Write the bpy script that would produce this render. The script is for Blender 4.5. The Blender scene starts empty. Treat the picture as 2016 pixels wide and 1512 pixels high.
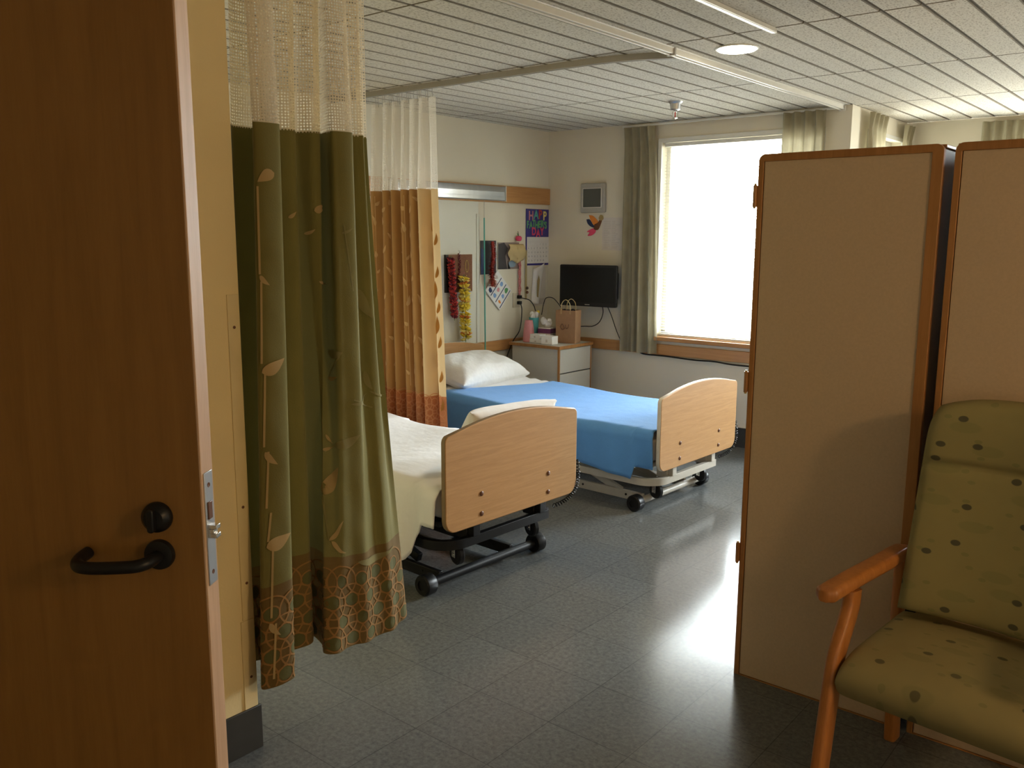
import bpy, bmesh, math, random
from mathutils import Vector, Matrix
random.seed(4)
C = bpy.context.scene.collection
SC = bpy.context.scene
PI = math.pi
R = math.radians

# ---------------------------------------------------------------- camera, world, exposure
cam_d = bpy.data.cameras.new('camera')
cam_d.sensor_width = 36.0
cam_d.lens = 1719.1 / 2016 * 36.0
cam_d.clip_start = 0.02
cam_o = bpy.data.objects.new('camera', cam_d)
C.objects.link(cam_o)
_p, _y, _r = R(9.542), R(39.671), R(0.231)
_f = Vector((-math.sin(_y)*math.cos(_p), math.cos(_y)*math.cos(_p), -math.sin(_p)))
_rt = Vector((math.cos(_y), math.sin(_y), 0))
_up = _rt.cross(_f)
_r2 = math.cos(_r)*_rt + math.sin(_r)*_up
_u2 = -math.sin(_r)*_rt + math.cos(_r)*_up
cam_o.matrix_world = Matrix(((_r2.x, _u2.x, -_f.x, 4.637), (_r2.y, _u2.y, -_f.y, -6.0684),
                             (_r2.z, _u2.z, -_f.z, 1.5623), (0, 0, 0, 1)))
SC.camera = cam_o
vs = SC.view_settings
vs.view_transform = 'Standard'
vs.look = 'None'
vs.gamma = 1.0
vs.use_curve_mapping = False
vs.exposure = 0.68

W = bpy.data.worlds.new('overcast_sky')
SC.world = W
W.use_nodes = True
bg = W.node_tree.nodes['Background']
_n, _l = W.node_tree.nodes, W.node_tree.links
_tc = _n.new('ShaderNodeTexCoord'); _sp = _n.new('ShaderNodeSeparateXYZ'); _cr = _n.new('ShaderNodeValToRGB')
_mr = _n.new('ShaderNodeMapRange'); _mr.inputs[1].default_value = -1.0; _mr.inputs[2].default_value = 1.0
_l.new(_tc.outputs['Generated'], _sp.inputs[0]); _l.new(_sp.outputs[2], _mr.inputs[0]); _l.new(_mr.outputs[0], _cr.inputs[0])
_cr.color_ramp.elements[0].position = 0.48; _cr.color_ramp.elements[0].color = (0.27, 0.26, 0.235, 1)   # sunlit ground
_cr.color_ramp.elements[1].position = 0.53; _cr.color_ramp.elements[1].color = (0.90, 0.95, 1.0, 1)     # bright haze and sky
_l.new(_cr.outputs[0], bg.inputs[0])
bg.inputs[1].default_value = 36.0

SC.cycles.max_bounces = 8
SC.cycles.diffuse_bounces = 4
SC.cycles.glossy_bounces = 3
SC.cycles.transparent_max_bounces = 10
SC.cycles.transmission_bounces = 4
SC.cycles.caustics_reflective = False
SC.cycles.caustics_refractive = False
SC.cycles.sample_clamp_indirect = 6.0
SC.cycles.use_denoising = True

def area_portal(name, loc, rot, sx, sy):
    l = bpy.data.lights.new(name, 'AREA')
    l.shape = 'RECTANGLE'; l.size = sx; l.size_y = sy
    l.cycles.is_portal = True
    o = bpy.data.objects.new(name, l); C.objects.link(o)
    o.location = loc; o.rotation_euler = rot
# portals sit in the window openings and only guide the sky's own light
area_portal('window_portal', (1.72, 0.10, 1.53), (R(-90), 0, 0), 1.28, 1.52)
area_portal('window_portal', (4.10, 1.35, 1.53), (R(-90), 0, 0), 1.45, 1.52)
area_portal('window_portal', (2.43, 0.75, 1.53), (0, R(-90), 0), 1.52, 0.7)

# ---------------------------------------------------------------- materials
def nt(name):
    m = bpy.data.materials.new(name); m.use_nodes = True
    return m, m.node_tree, m.node_tree.nodes, m.node_tree.links, m.node_tree.nodes['Principled BSDF']

def mat(name, col, rough=0.6, metal=0.0, var=0.06, scale=20.0, bump=0.0, bscale=200.0, spec=0.4, stretch=(1, 1, 1), sub=0.0, coat=0.0):
    m, t, N, L, b = nt(name)
    tc = N.new('ShaderNodeTexCoord'); mp = N.new('ShaderNodeMapping')
    mp.inputs['Scale'].default_value = stretch
    L.new(tc.outputs['Object'], mp.inputs[0])
    ns = N.new('ShaderNodeTexNoise'); ns.inputs['Scale'].default_value = scale; ns.inputs['Detail'].default_value = 3
    L.new(mp.outputs[0], ns.inputs['Vector'])
    cr = N.new('ShaderNodeValToRGB')
    cr.color_ramp.elements[0].position = 0.3; cr.color_ramp.elements[1].position = 0.7
    cr.color_ramp.elements[0].color = (*[c*(1-var) for c in col], 1)
    cr.color_ramp.elements[1].color = (*[min(1, c*(1+var)) for c in col], 1)
    L.new(ns.outputs['Fac'], cr.inputs[0])
    L.new(cr.outputs[0], b.inputs['Base Color'])
    b.inputs['Roughness'].default_value = rough
    b.inputs['Metallic'].default_value = metal
    b.inputs['Specular IOR Level'].default_value = spec
    b.inputs['Coat Weight'].default_value = coat
    if bump > 0:
        n2 = N.new('ShaderNodeTexNoise'); n2.inputs['Scale'].default_value = bscale; n2.inputs['Detail'].default_value = 2
        L.new(mp.outputs[0], n2.inputs['Vector'])
        bp = N.new('ShaderNodeBump'); bp.inputs['Strength'].default_value = bump; bp.inputs['Distance'].default_value = 0.01
        L.new(n2.outputs['Fac'], bp.inputs['Height']); L.new(bp.outputs[0], b.inputs['Normal'])
    return m

def cloth(name, col, trans=0.25, var=0.08, weave=900.0, bump=0.15, wr=0.0):
    """woven cloth: diffuse with some light passing through"""
    m, t, N, L, b = nt(name)
    out = N['Material Output']
    tc = N.new('ShaderNodeTexCoord')
    ns = N.new('ShaderNodeTexNoise'); ns.inputs['Scale'].default_value = 9.0; ns.inputs['Detail'].default_value = 4
    L.new(tc.outputs['Object'], ns.inputs['Vector'])
    mx = N.new('ShaderNodeMix'); mx.data_type = 'RGBA'
    mx.inputs[6].default_value = (*[c*(1-var) for c in col], 1); mx.inputs[7].default_value = (*[min(1, c*(1+var)) for c in col], 1)
    L.new(ns.outputs['Fac'], mx.inputs[0])
    L.new(mx.outputs[2], b.inputs['Base Color'])
    b.inputs['Roughness'].default_value = 0.85
    b.inputs['Specular IOR Level'].default_value = 0.15
    b.inputs['Sheen Weight'].default_value = 0.15
    n2 = N.new('ShaderNodeTexNoise'); n2.inputs['Scale'].default_value = weave
    L.new(tc.outputs['Object'], n2.inputs['Vector'])
    bp = N.new('ShaderNodeBump'); bp.inputs['Strength'].default_value = bump; bp.inputs['Distance'].default_value = 0.002
    L.new(n2.outputs['Fac'], bp.inputs['Height'])
    last = bp
    if wr > 0:
        n3 = N.new('ShaderNodeTexNoise'); n3.inputs['Scale'].default_value = 7.0; n3.inputs['Detail'].default_value = 3
        L.new(tc.outputs['Object'], n3.inputs['Vector'])
        b2 = N.new('ShaderNodeBump'); b2.inputs['Strength'].default_value = wr; b2.inputs['Distance'].default_value = 0.05
        L.new(n3.outputs['Fac'], b2.inputs['Height']); L.new(bp.outputs[0], b2.inputs['Normal']); last = b2
    L.new(last.outputs[0], b.inputs['Normal'])
    tr = N.new('ShaderNodeBsdfTranslucent'); L.new(mx.outputs[2], tr.inputs[0])
    ms = N.new('ShaderNodeMixShader'); ms.inputs[0].default_value = trans
    L.new(b.outputs[0], ms.inputs[1]); L.new(tr.outputs[0], ms.inputs[2]); L.new(ms.outputs[0], out.inputs[0])
    return m

def wood(name, c1, c2, axis='x', rough=0.4, scale=5.0, spec=0.4, coat=0.0):
    m, t, N, L, b = nt(name)
    tc = N.new('ShaderNodeTexCoord'); mp = N.new('ShaderNodeMapping')
    s = {'x': (0.6, 9, 9), 'y': (9, 0.6, 9), 'z': (9, 9, 0.6)}[axis]
    mp.inputs['Scale'].default_value = s
    L.new(tc.outputs['Object'], mp.inputs[0])
    ns = N.new('ShaderNodeTexNoise'); ns.inputs['Scale'].default_value = scale; ns.inputs['Detail'].default_value = 5
    ns.inputs['Distortion'].default_value = 0.8
    L.new(mp.outputs[0], ns.inputs['Vector'])
    n2 = N.new('ShaderNodeTexNoise'); n2.inputs['Scale'].default_value = scale*9; n2.inputs['Detail'].default_value = 2
    L.new(mp.outputs[0], n2.inputs['Vector'])
    ad = N.new('ShaderNodeMath'); ad.operation = 'MULTIPLY_ADD'; ad.inputs[1].default_value = 0.35
    L.new(n2.outputs['Fac'], ad.inputs[0]); L.new(ns.outputs['Fac'], ad.inputs[2])
    cr = N.new('ShaderNodeValToRGB')
    cr.color_ramp.elements[0].position = 0.45; cr.color_ramp.elements[1].position = 0.85
    cr.color_ramp.elements[0].color = (*c1, 1); cr.color_ramp.elements[1].color = (*c2, 1)
    L.new(ad.outputs[0], cr.inputs[0]); L.new(cr.outputs[0], b.inputs['Base Color'])
    b.inputs['Roughness'].default_value = rough; b.inputs['Specular IOR Level'].default_value = spec
    b.inputs['Coat Weight'].default_value = coat
    return m

def mat_floor():
    m, t, N, L, b = nt('vinyl_floor_tile')
    tc = N.new('ShaderNodeTexCoord')
    sep = N.new('ShaderNodeSeparateXYZ'); L.new(tc.outputs['Object'], sep.inputs[0])
    def math_(op, a, bv=None):
        n = N.new('ShaderNodeMath'); n.operation = op
        if isinstance(a, (int, float)): n.inputs[0].default_value = a
        else: L.new(a, n.inputs[0])
        if bv is not None:
            if isinstance(bv, (int, float)): n.inputs[1].default_value = bv
            else: L.new(bv, n.inputs[1])
        return n.outputs[0]
    fx = math_('DIVIDE', sep.outputs[0], 0.305); fy = math_('DIVIDE', sep.outputs[1], 0.305)
    ix = math_('FLOOR', fx); iy = math_('FLOOR', fy)
    gx = math_('FRACT', fx); gy = math_('FRACT', fy)
    seam = math_('MAXIMUM', math_('LESS_THAN', gx, 0.010), math_('LESS_THAN', gy, 0.010))
    cmb = N.new('ShaderNodeCombineXYZ'); L.new(ix, cmb.inputs[0]); L.new(iy, cmb.inputs[1])
    wn = N.new('ShaderNodeTexWhiteNoise'); L.new(cmb.outputs[0], wn.inputs['Vector'])
    ns = N.new('ShaderNodeTexNoise'); ns.inputs['Scale'].default_value = 60; ns.inputs['Detail'].default_value = 6
    ns.inputs['Roughness'].default_value = 0.75
    L.new(tc.outputs['Object'], ns.inputs['Vector'])
    cr = N.new('ShaderNodeValToRGB')
    cr.color_ramp.elements[0].position = 0.35; cr.color_ramp.elements[1].position = 0.7
    cr.color_ramp.elements[0].color = (0.098, 0.107, 0.110, 1); cr.color_ramp.elements[1].color = (0.190, 0.198, 0.200, 1)
    L.new(ns.outputs['Fac'], cr.inputs[0])
    mx = N.new('ShaderNodeMix'); mx.data_type = 'RGBA'; mx.blend_type = 'MULTIPLY'
    mx.inputs[0].default_value = 1.0
    L.new(cr.outputs[0], mx.inputs[6])
    tint = math_('MULTIPLY_ADD', wn.outputs['Value'], 0.10); N[tint.node.name].inputs[2].default_value = 0.95
    sm = math_('MULTIPLY', tint, math_('SUBTRACT', 1.0, math_('MULTIPLY', seam, 0.38)))
    L.new(sm, mx.inputs[7])
    L.new(mx.outputs[2], b.inputs['Base Color'])
    n3 = N.new('ShaderNodeTexNoise'); n3.inputs['Scale'].default_value = 2.5; n3.inputs['Detail'].default_value = 5
    L.new(tc.outputs['Object'], n3.inputs['Vector'])
    rr = N.new('ShaderNodeMapRange'); rr.inputs[1].default_value = 0.3; rr.inputs[2].default_value = 0.7
    rr.inputs[3].default_value = 0.15; rr.inputs[4].default_value = 0.20
    L.new(n3.outputs['Fac'], rr.inputs[0]); L.new(rr.outputs[0], b.inputs['Roughness'])
    b.inputs['Specular IOR Level'].default_value = 0.2
    n4 = N.new('ShaderNodeTexNoise'); n4.inputs['Scale'].default_value = 5.0; n4.inputs['Detail'].default_value = 2
    L.new(tc.outputs['Object'], n4.inputs['Vector'])
    bp = N.new('ShaderNodeBump'); bp.inputs['Strength'].default_value = 0.03; bp.inputs['Distance'].default_value = 0.004
    L.new(n4.outputs['Fac'], bp.inputs['Height']); L.new(bp.outputs[0], b.inputs['Normal'])
    return m

def mat_ceiling():
    m, t, N, L, b = nt('acoustic_ceiling_tile')
    tc = N.new('ShaderNodeTexCoord')
    mp = N.new('ShaderNodeMapping'); mp.inputs['Scale'].default_value = (1, 0.55, 1); L.new(tc.outputs['Object'], mp.inputs[0])
    ns = N.new('ShaderNodeTexNoise'); ns.inputs['Scale'].default_value = 130; ns.inputs['Detail'].default_value = 4; ns.inputs['Roughness'].default_value = 0.7
    L.new(mp.outputs[0], ns.inputs['Vector'])
    cr = N.new('ShaderNodeValToRGB')
    cr.color_ramp.elements[0].position = 0.34; cr.color_ramp.elements[1].position = 0.50
    cr.color_ramp.elements[0].color = (0.36, 0.325, 0.265, 1); cr.color_ramp.elements[1].color = (0.70, 0.67, 0.60, 1)
    L.new(ns.outputs['Fac'], cr.inputs[0]); L.new(cr.outputs[0], b.inputs['Base Color'])
    b.inputs['Roughness'].default_value = 0.95; b.inputs['Specular IOR Level'].default_value = 0.1
    bp = N.new('ShaderNodeBump'); bp.inputs['Strength'].default_value = 0.5; bp.inputs['Distance'].default_value = 0.004
    L.new(ns.outputs['Fac'], bp.inputs['Height']); L.new(bp.outputs[0], b.inputs['Normal'])
    return m

def mat_glass(name):
    m, t, N, L, b = nt(name)
    out = N['Material Output']
    tr = N.new('ShaderNodeBsdfTransparent'); tr.inputs[0].default_value = (0.96, 0.98, 0.97, 1)
    gl = N.new('ShaderNodeBsdfGlossy'); gl.inputs['Roughness'].default_value = 0.03
    ms = N.new('ShaderNodeMixShader'); ms.inputs[0].default_value = 0.05
    L.new(tr.outputs[0], ms.inputs[1]); L.new(gl.outputs[0], ms.inputs[2]); L.new(ms.outputs[0], out.inputs[0])
    return m

def mat_mesh(name, col, opening=0.42, pitch=0.009):
    """open net weave: rows of holes in the cloth's own UV (metres)"""
    m, t, N, L, b = nt(name)
    out = N['Material Output']
    uv = N.new('ShaderNodeUVMap'); uv.uv_map = 'UVMap'
    mp = N.new('ShaderNodeMapping'); mp.inputs['Scale'].default_value = (1/pitch, 1/pitch, 1); L.new(uv.outputs[0], mp.inputs[0])
    vo = N.new('ShaderNodeTexVoronoi'); vo.inputs['Scale'].default_value = 1.0; vo.inputs['Randomness'].default_value = 0.15
    L.new(mp.outputs[0], vo.inputs['Vector'])
    lt = N.new('ShaderNodeMath'); lt.operation = 'LESS_THAN'; lt.inputs[1].default_value = opening
    L.new(vo.outputs['Distance'], lt.inputs[0])
    df = N.new('ShaderNodeBsdfDiffuse'); df.inputs[0].default_value = (*col, 1)
    tl = N.new('ShaderNodeBsdfTranslucent'); tl.inputs[0].default_value = (*col, 1)
    m1 = N.new('ShaderNodeMixShader'); m1.inputs[0].default_value = 0.4
    L.new(df.outputs[0], m1.inputs[1]); L.new(tl.outputs[0], m1.inputs[2])
    tr = N.new('ShaderNodeBsdfTransparent')
    m2 = N.new('ShaderNodeMixShader')
    L.new(lt.outputs[0], m2.inputs[0]); L.new(m1.outputs[0], m2.inputs[1]); L.new(tr.outputs[0], m2.inputs[2])
    L.new(m2.outputs[0], out.inputs[0])
    return m

def mat_emit(name, col, s):
    m, t, N, L, b = nt(name)
    b.inputs['Base Color'].default_value = (0.9, 0.88, 0.8, 1)
    b.inputs['Emission Color'].default_value = (*col, 1); b.inputs['Emission Strength'].default_value = s
    ns = N.new('ShaderNodeTexNoise'); ns.inputs['Scale'].default_value = 80
    rr = N.new('ShaderNodeMapRange'); rr.inputs[3].default_value = 0.3; rr.inputs[4].default_value = 0.4
    L.new(ns.outputs['Fac'], rr.inputs[0]); L.new(rr.outputs[0], b.inputs['Roughness'])
    return m

def mat_leaf_print(name, base, dark, pale, axes):
    """upholstery print: small dark seeds and larger faint leaves scattered over the cloth"""
    m, t, N, L, b = nt(name)
    tc = N.new('ShaderNodeTexCoord')
    sep = N.new('ShaderNodeSeparateXYZ'); L.new(tc.outputs['Object'], sep.inputs[0])
    cmb = N.new('ShaderNodeCombineXYZ')
    L.new(sep.outputs[axes[0]], cmb.inputs[0]); L.new(sep.outputs[axes[1]], cmb.inputs[1])
    def layer(rot, sc, thr, off):
        mp = N.new('ShaderNodeMapping'); mp.inputs['Rotation'].default_value = (0, 0, R(rot)); mp.inputs['Scale'].default_value = (sc[0], sc[1], 1)
        mp.inputs['Location'].default_value = off
        L.new(cmb.outputs[0], mp.inputs[0])
        v = N.new('ShaderNodeTexVoronoi'); v.voronoi_dimensions = '2D'; v.inputs['Scale'].default_value = 1; v.inputs['Randomness'].default_value = 0.85
        L.new(mp.outputs[0], v.inputs['Vector'])
        q = N.new('ShaderNodeMapRange'); q.inputs[1].default_value = thr*0.8; q.inputs[2].default_value = thr; q.inputs[3].default_value = 1; q.inputs[4].default_value = 0
        L.new(v.outputs['Distance'], q.inputs[0]); return q.outputs[0]
    l1 = layer(-40, (6.5, 10), 0.092, (0.3, 0.7, 0)); l2 = layer(50, (5, 13), 0.22, (1.3, 0.2, 0)); l3 = layer(20, (9, 17), 0.10, (4.1, 2.2, 0))
    cur = None
    nz = N.new('ShaderNodeTexNoise'); nz.inputs['Scale'].default_value = 14; L.new(tc.outputs['Object'], nz.inputs['Vector'])
    m0 = N.new('ShaderNodeMix'); m0.data_type = 'RGBA'
    m0.inputs[6].default_value = (*[c*0.93 for c in base], 1); m0.inputs[7].default_value = (*[c*1.07 for c in base], 1)
    L.new(nz.outputs['Fac'], m0.inputs[0]); cur = m0.outputs[2]
    for fac, col, k in ((l2, pale, 0.6), (l3, pale, 0.9), (l1, dark, 1.0)):
        mu = N.new('ShaderNodeMath'); mu.operation = 'MULTIPLY'; mu.inputs[1].default_value = k; L.new(fac, mu.inputs[0])
        mx = N.new('ShaderNodeMix'); mx.data_type = 'RGBA'; L.new(mu.outputs[0], mx.inputs[0]); L.new(cur, mx.inputs[6])
        mx.inputs[7].default_value = (*col, 1); cur = mx.outputs[2]
    L.new(cur, b.inputs['Base Color'])
    b.inputs['Roughness'].default_value = 0.75; b.inputs['Specular IOR Level'].default_value = 0.2
    n2 = N.new('ShaderNodeTexNoise'); n2.inputs['Scale'].default_value = 500; L.new(tc.outputs['Object'], n2.inputs['Vector'])
    bp = N.new('ShaderNodeBump'); bp.inputs['Strength'].default_value = 0.1; bp.inputs['Distance'].default_value = 0.002
    L.new(n2.outputs['Fac'], bp.inputs['Height']); L.new(bp.outputs[0], b.inputs['Normal'])
    return m

M = {}
M['wall'] = mat('cream_wall_paint', (0.74, 0.69, 0.57), 0.7, var=0.02, scale=3, bump=0.06, bscale=120)
M['wallpanel'] = mat('pale_wall_panel', (0.76, 0.76, 0.68), 0.5, var=0.02, scale=3, bump=0.03, bscale=120)
M['ywall'] = mat('warm_lit_cream_wall_paint', (0.86, 0.71, 0.39), 0.6, var=0.03, scale=4, bump=0.05, bscale=140)  # the same cream paint with warm lamp light tinted into its colour
M['guard'] = mat('yellowed_plastic_guard', (0.81, 0.67, 0.37), 0.45, var=0.08, scale=6, bump=0.02)
M['floor'] = mat_floor()
M['ceiling'] = mat_ceiling()
M['groove'] = mat('ceiling_groove_shade', (0.26, 0.23, 0.185), 0.9, var=0.1)
M['base'] = mat('grey_rubber_base', (0.042, 0.041, 0.037), 0.5, var=0.1)
M['oak'] = wood('oak_laminate', (0.42, 0.225, 0.086), (0.51, 0.285, 0.118), 'y', 0.38, 8.0)
M['oakx'] = wood('oak_rail_along_wall', (0.42, 0.20, 0.07), (0.52, 0.27, 0.10), 'x', 0.4)
M['oaky'] = wood('oak_rail', (0.42, 0.20, 0.07), (0.52, 0.27, 0.10), 'y', 0.4)
M['oakedge'] = mat('footboard_edge', (0.22, 0.15, 0.08), 0.5)
M['beigeedge'] = mat('pale_footboard_edge', (0.62, 0.58, 0.50), 0.4)
M['doorface'] = wood('door_veneer', (0.215, 0.104, 0.024), (0.26, 0.130, 0.032), 'z', 0.45, 3)
M['dooredge'] = wood('raw_door_edge', (0.55, 0.36, 0.23), (0.66, 0.46, 0.31), 'z', 0.5, 4)
M['chairwood'] = wood('orange_beech', (0.40, 0.145, 0.034), (0.52, 0.205, 0.055), 'z', 0.28, 4, 0.5, 0.2)
M['laminate'] = mat('beige_laminate', (0.58, 0.44, 0.30), 0.45, var=0.04, scale=140)
M['wardwood'] = wood('wardrobe_edge_wood', (0.33, 0.150, 0.047), (0.42, 0.20, 0.068), 'z', 0.35, 4)
M['greylam'] = mat('grey_laminate', (0.55, 0.53, 0.48), 0.45, var=0.03, scale=150)
M['black'] = mat('black_plastic', (0.009, 0.009, 0.010), 0.38, var=0.1, spec=0.3)
M['blackmetal'] = mat('black_painted_steel', (0.008, 0.008, 0.009), 0.42, var=0.1, spec=0.3)
M['beigemetal'] = mat('beige_painted_steel', (0.52, 0.48, 0.41), 0.4, var=0.03)
M['chrome'] = mat('chrome', (0.7, 0.7, 0.7), 0.22, metal=1.0, var=0.03)
M['steel'] = mat('brushed_steel', (0.52, 0.53, 0.55), 0.38, metal=1.0, var=0.06, stretch=(1, 1, 0.1))
M['bolt'] = mat('brown_bolt_cap', (0.15, 0.06, 0.027), 0.35)
M['white'] = mat('white_plastic', (0.78, 0.77, 0.72), 0.4, var=0.02)
M['alum'] = mat('white_painted_track', (0.70, 0.68, 0.62), 0.35, var=0.03)
M['greytrack'] = mat('grey_track', (0.40, 0.38, 0.34), 0.45, var=0.03)
M['sheet'] = cloth('white_cotton', (0.82, 0.82, 0.83), 0.12, 0.02, wr=0.2)
M['cream_sheet'] = cloth('white_cotton_sheet', (0.88, 0.88, 0.89), 0.12, 0.02, wr=0.18)
M['pillow'] = cloth('white_pillowcase', (0.82, 0.82, 0.80), 0.1, 0.02, wr=0.3)
M['blue'] = cloth('blue_blanket', (0.115, 0.325, 0.72), 0.05, 0.07, weave=260, bump=0.5, wr=0.1)
M['green'] = cloth('olive_green_curtain', (0.195, 0.172, 0.055), 0.12, 0.10, weave=300, bump=0.3)
M['tanleaf'] = cloth('tan_leaf_print', (0.46, 0.33, 0.15), 0.12, 0.1, weave=300)
M['paleleaf'] = cloth('faded_leaf_print', (0.26, 0.225, 0.09), 0.18, 0.1, weave=300)
M['rust'] = cloth('brown_border_print', (0.165, 0.105, 0.033), 0.15, 0.12, weave=300)
M['ring'] = cloth('orange_ring_print', (0.34, 0.18, 0.058), 0.15, 0.1, weave=300)
M['ringfill'] = cloth('green_disc_print', (0.13, 0.125, 0.045), 0.15, 0.1, weave=300)
M['gold'] = cloth('golden_curtain', (0.43, 0.235, 0.085), 0.17, 0.08, weave=300)
M['goldleaf'] = cloth('light_leaf_print', (0.68, 0.47, 0.24), 0.3, 0.08, weave=300)
M['creamback'] = cloth('cream_curtain_reverse', (0.66, 0.48, 0.26), 0.25, 0.05, weave=300)
M['orangeleaf'] = cloth('orange_leaf_print', (0.50, 0.24, 0.06), 0.3, 0.1, weave=300)
M['redborder'] = cloth('rust_border_print', (0.42, 0.15, 0.055), 0.25, 0.12, weave=300)
M['redring'] = cloth('pale_rust_ring_print', (0.55, 0.25, 0.11), 0.25, 0.1, weave=300)
M['net'] = mat_mesh('cream_net', (0.80, 0.72, 0.57), 0.31, 0.0085)
M['net2'] = mat_mesh('white_net', (0.80, 0.75, 0.66), 0.30, 0.0085)
M['drape'] = cloth('sage_tan_drape', (0.40, 0.36, 0.25), 0.30, 0.22, weave=400)
M['glass'] = mat_glass('window_glass')
M['screen'] = mat('tv_screen', (0.006, 0.006, 0.007), 0.3, var=0.05, spec=0.25)
M['greyplastic'] = mat('grey_plastic_case', (0.42, 0.41, 0.38), 0.5, var=0.03)
M['darkgrey'] = mat('dark_speaker_mesh', (0.10, 0.105, 0.095), 0.7, var=0.15, scale=300)
M['lamp_on'] = mat_emit('lit_lamp_lens', (1.0, 0.88, 0.66), 14.0)
M['paper'] = mat('white_paper', (0.78, 0.77, 0.76), 0.7, var=0.02)
M['lilacpaper'] = mat('pale_paper', (0.68, 0.63, 0.58), 0.7, var=0.02)
M['ink'] = mat('grey_ink', (0.22, 0.22, 0.26), 0.7)
M['faintink'] = mat('faint_ink', (0.55, 0.50, 0.47), 0.7)
M['purple'] = mat('purple_card', (0.055, 0.045, 0.24), 0.6, var=0.1)
M['brownbag'] = mat('brown_kraft_paper', (0.34, 0.19, 0.10), 0.75, var=0.06, scale=30)
M['tan'] = mat('tan_paper', (0.55, 0.43, 0.22), 0.7, var=0.05)
M['cork'] = mat('brown_cork', (0.22, 0.10, 0.055), 0.85, var=0.3, scale=180, bump=0.2)
M['chairprint'] = mat_leaf_print('leaf_print_upholstery', (0.30, 0.26, 0.115), (0.095, 0.09, 0.055), (0.235, 0.225, 0.095), (0, 2))
M['chairseat'] = mat_leaf_print('leaf_print_seat', (0.30, 0.25, 0.115), (0.13, 0.115, 0.06), (0.24, 0.215, 0.095), (0, 1))
def cm(name, col, rough=0.55, **k):
    if name not in M: M[name] = mat(name, col, rough, **k)
    return M[name]
cm('red', (0.55, 0.05, 0.04)); cm('maroon', (0.16, 0.015, 0.03)); cm('yellow', (0.80, 0.62, 0.06)); cm('paleyellow', (0.80, 0.70, 0.22))
cm('orange', (0.75, 0.25, 0.04)); cm('pink', (0.62, 0.26, 0.28)); cm('turquoise', (0.10, 0.42, 0.45)); cm('teal', (0.10, 0.42, 0.36))
cm('greenink', (0.12, 0.40, 0.16)); cm('violet', (0.16, 0.04, 0.14)); cm('brown', (0.10, 0.06, 0.03)); cm('navy', (0.03, 0.05, 0.13))
cm('hotpink', (0.72, 0.07, 0.16)); cm('skyblue', (0.20, 0.34, 0.62)); cm('leafgreen', (0.08, 0.28, 0.10)); cm('gold_metal', (0.55, 0.38, 0.12), 0.35)
cm('photo_dark', (0.05, 0.045, 0.05), 0.3); cm('photo_mid', (0.30, 0.24, 0.22), 0.3); cm('photo_blue', (0.25, 0.36, 0.48), 0.3); cm('tinsel', (0.36, 0.03, 0.025), 0.25)
cm('tinsel_tip', (0.62, 0.14, 0.07), 0.3); cm('outlet', (0.58, 0.52, 0.40), 0.4); cm('redbead', (0.62, 0.20, 0.20), 0.4); cm('stain', (0.42, 0.33, 0.16), 0.7)

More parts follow.
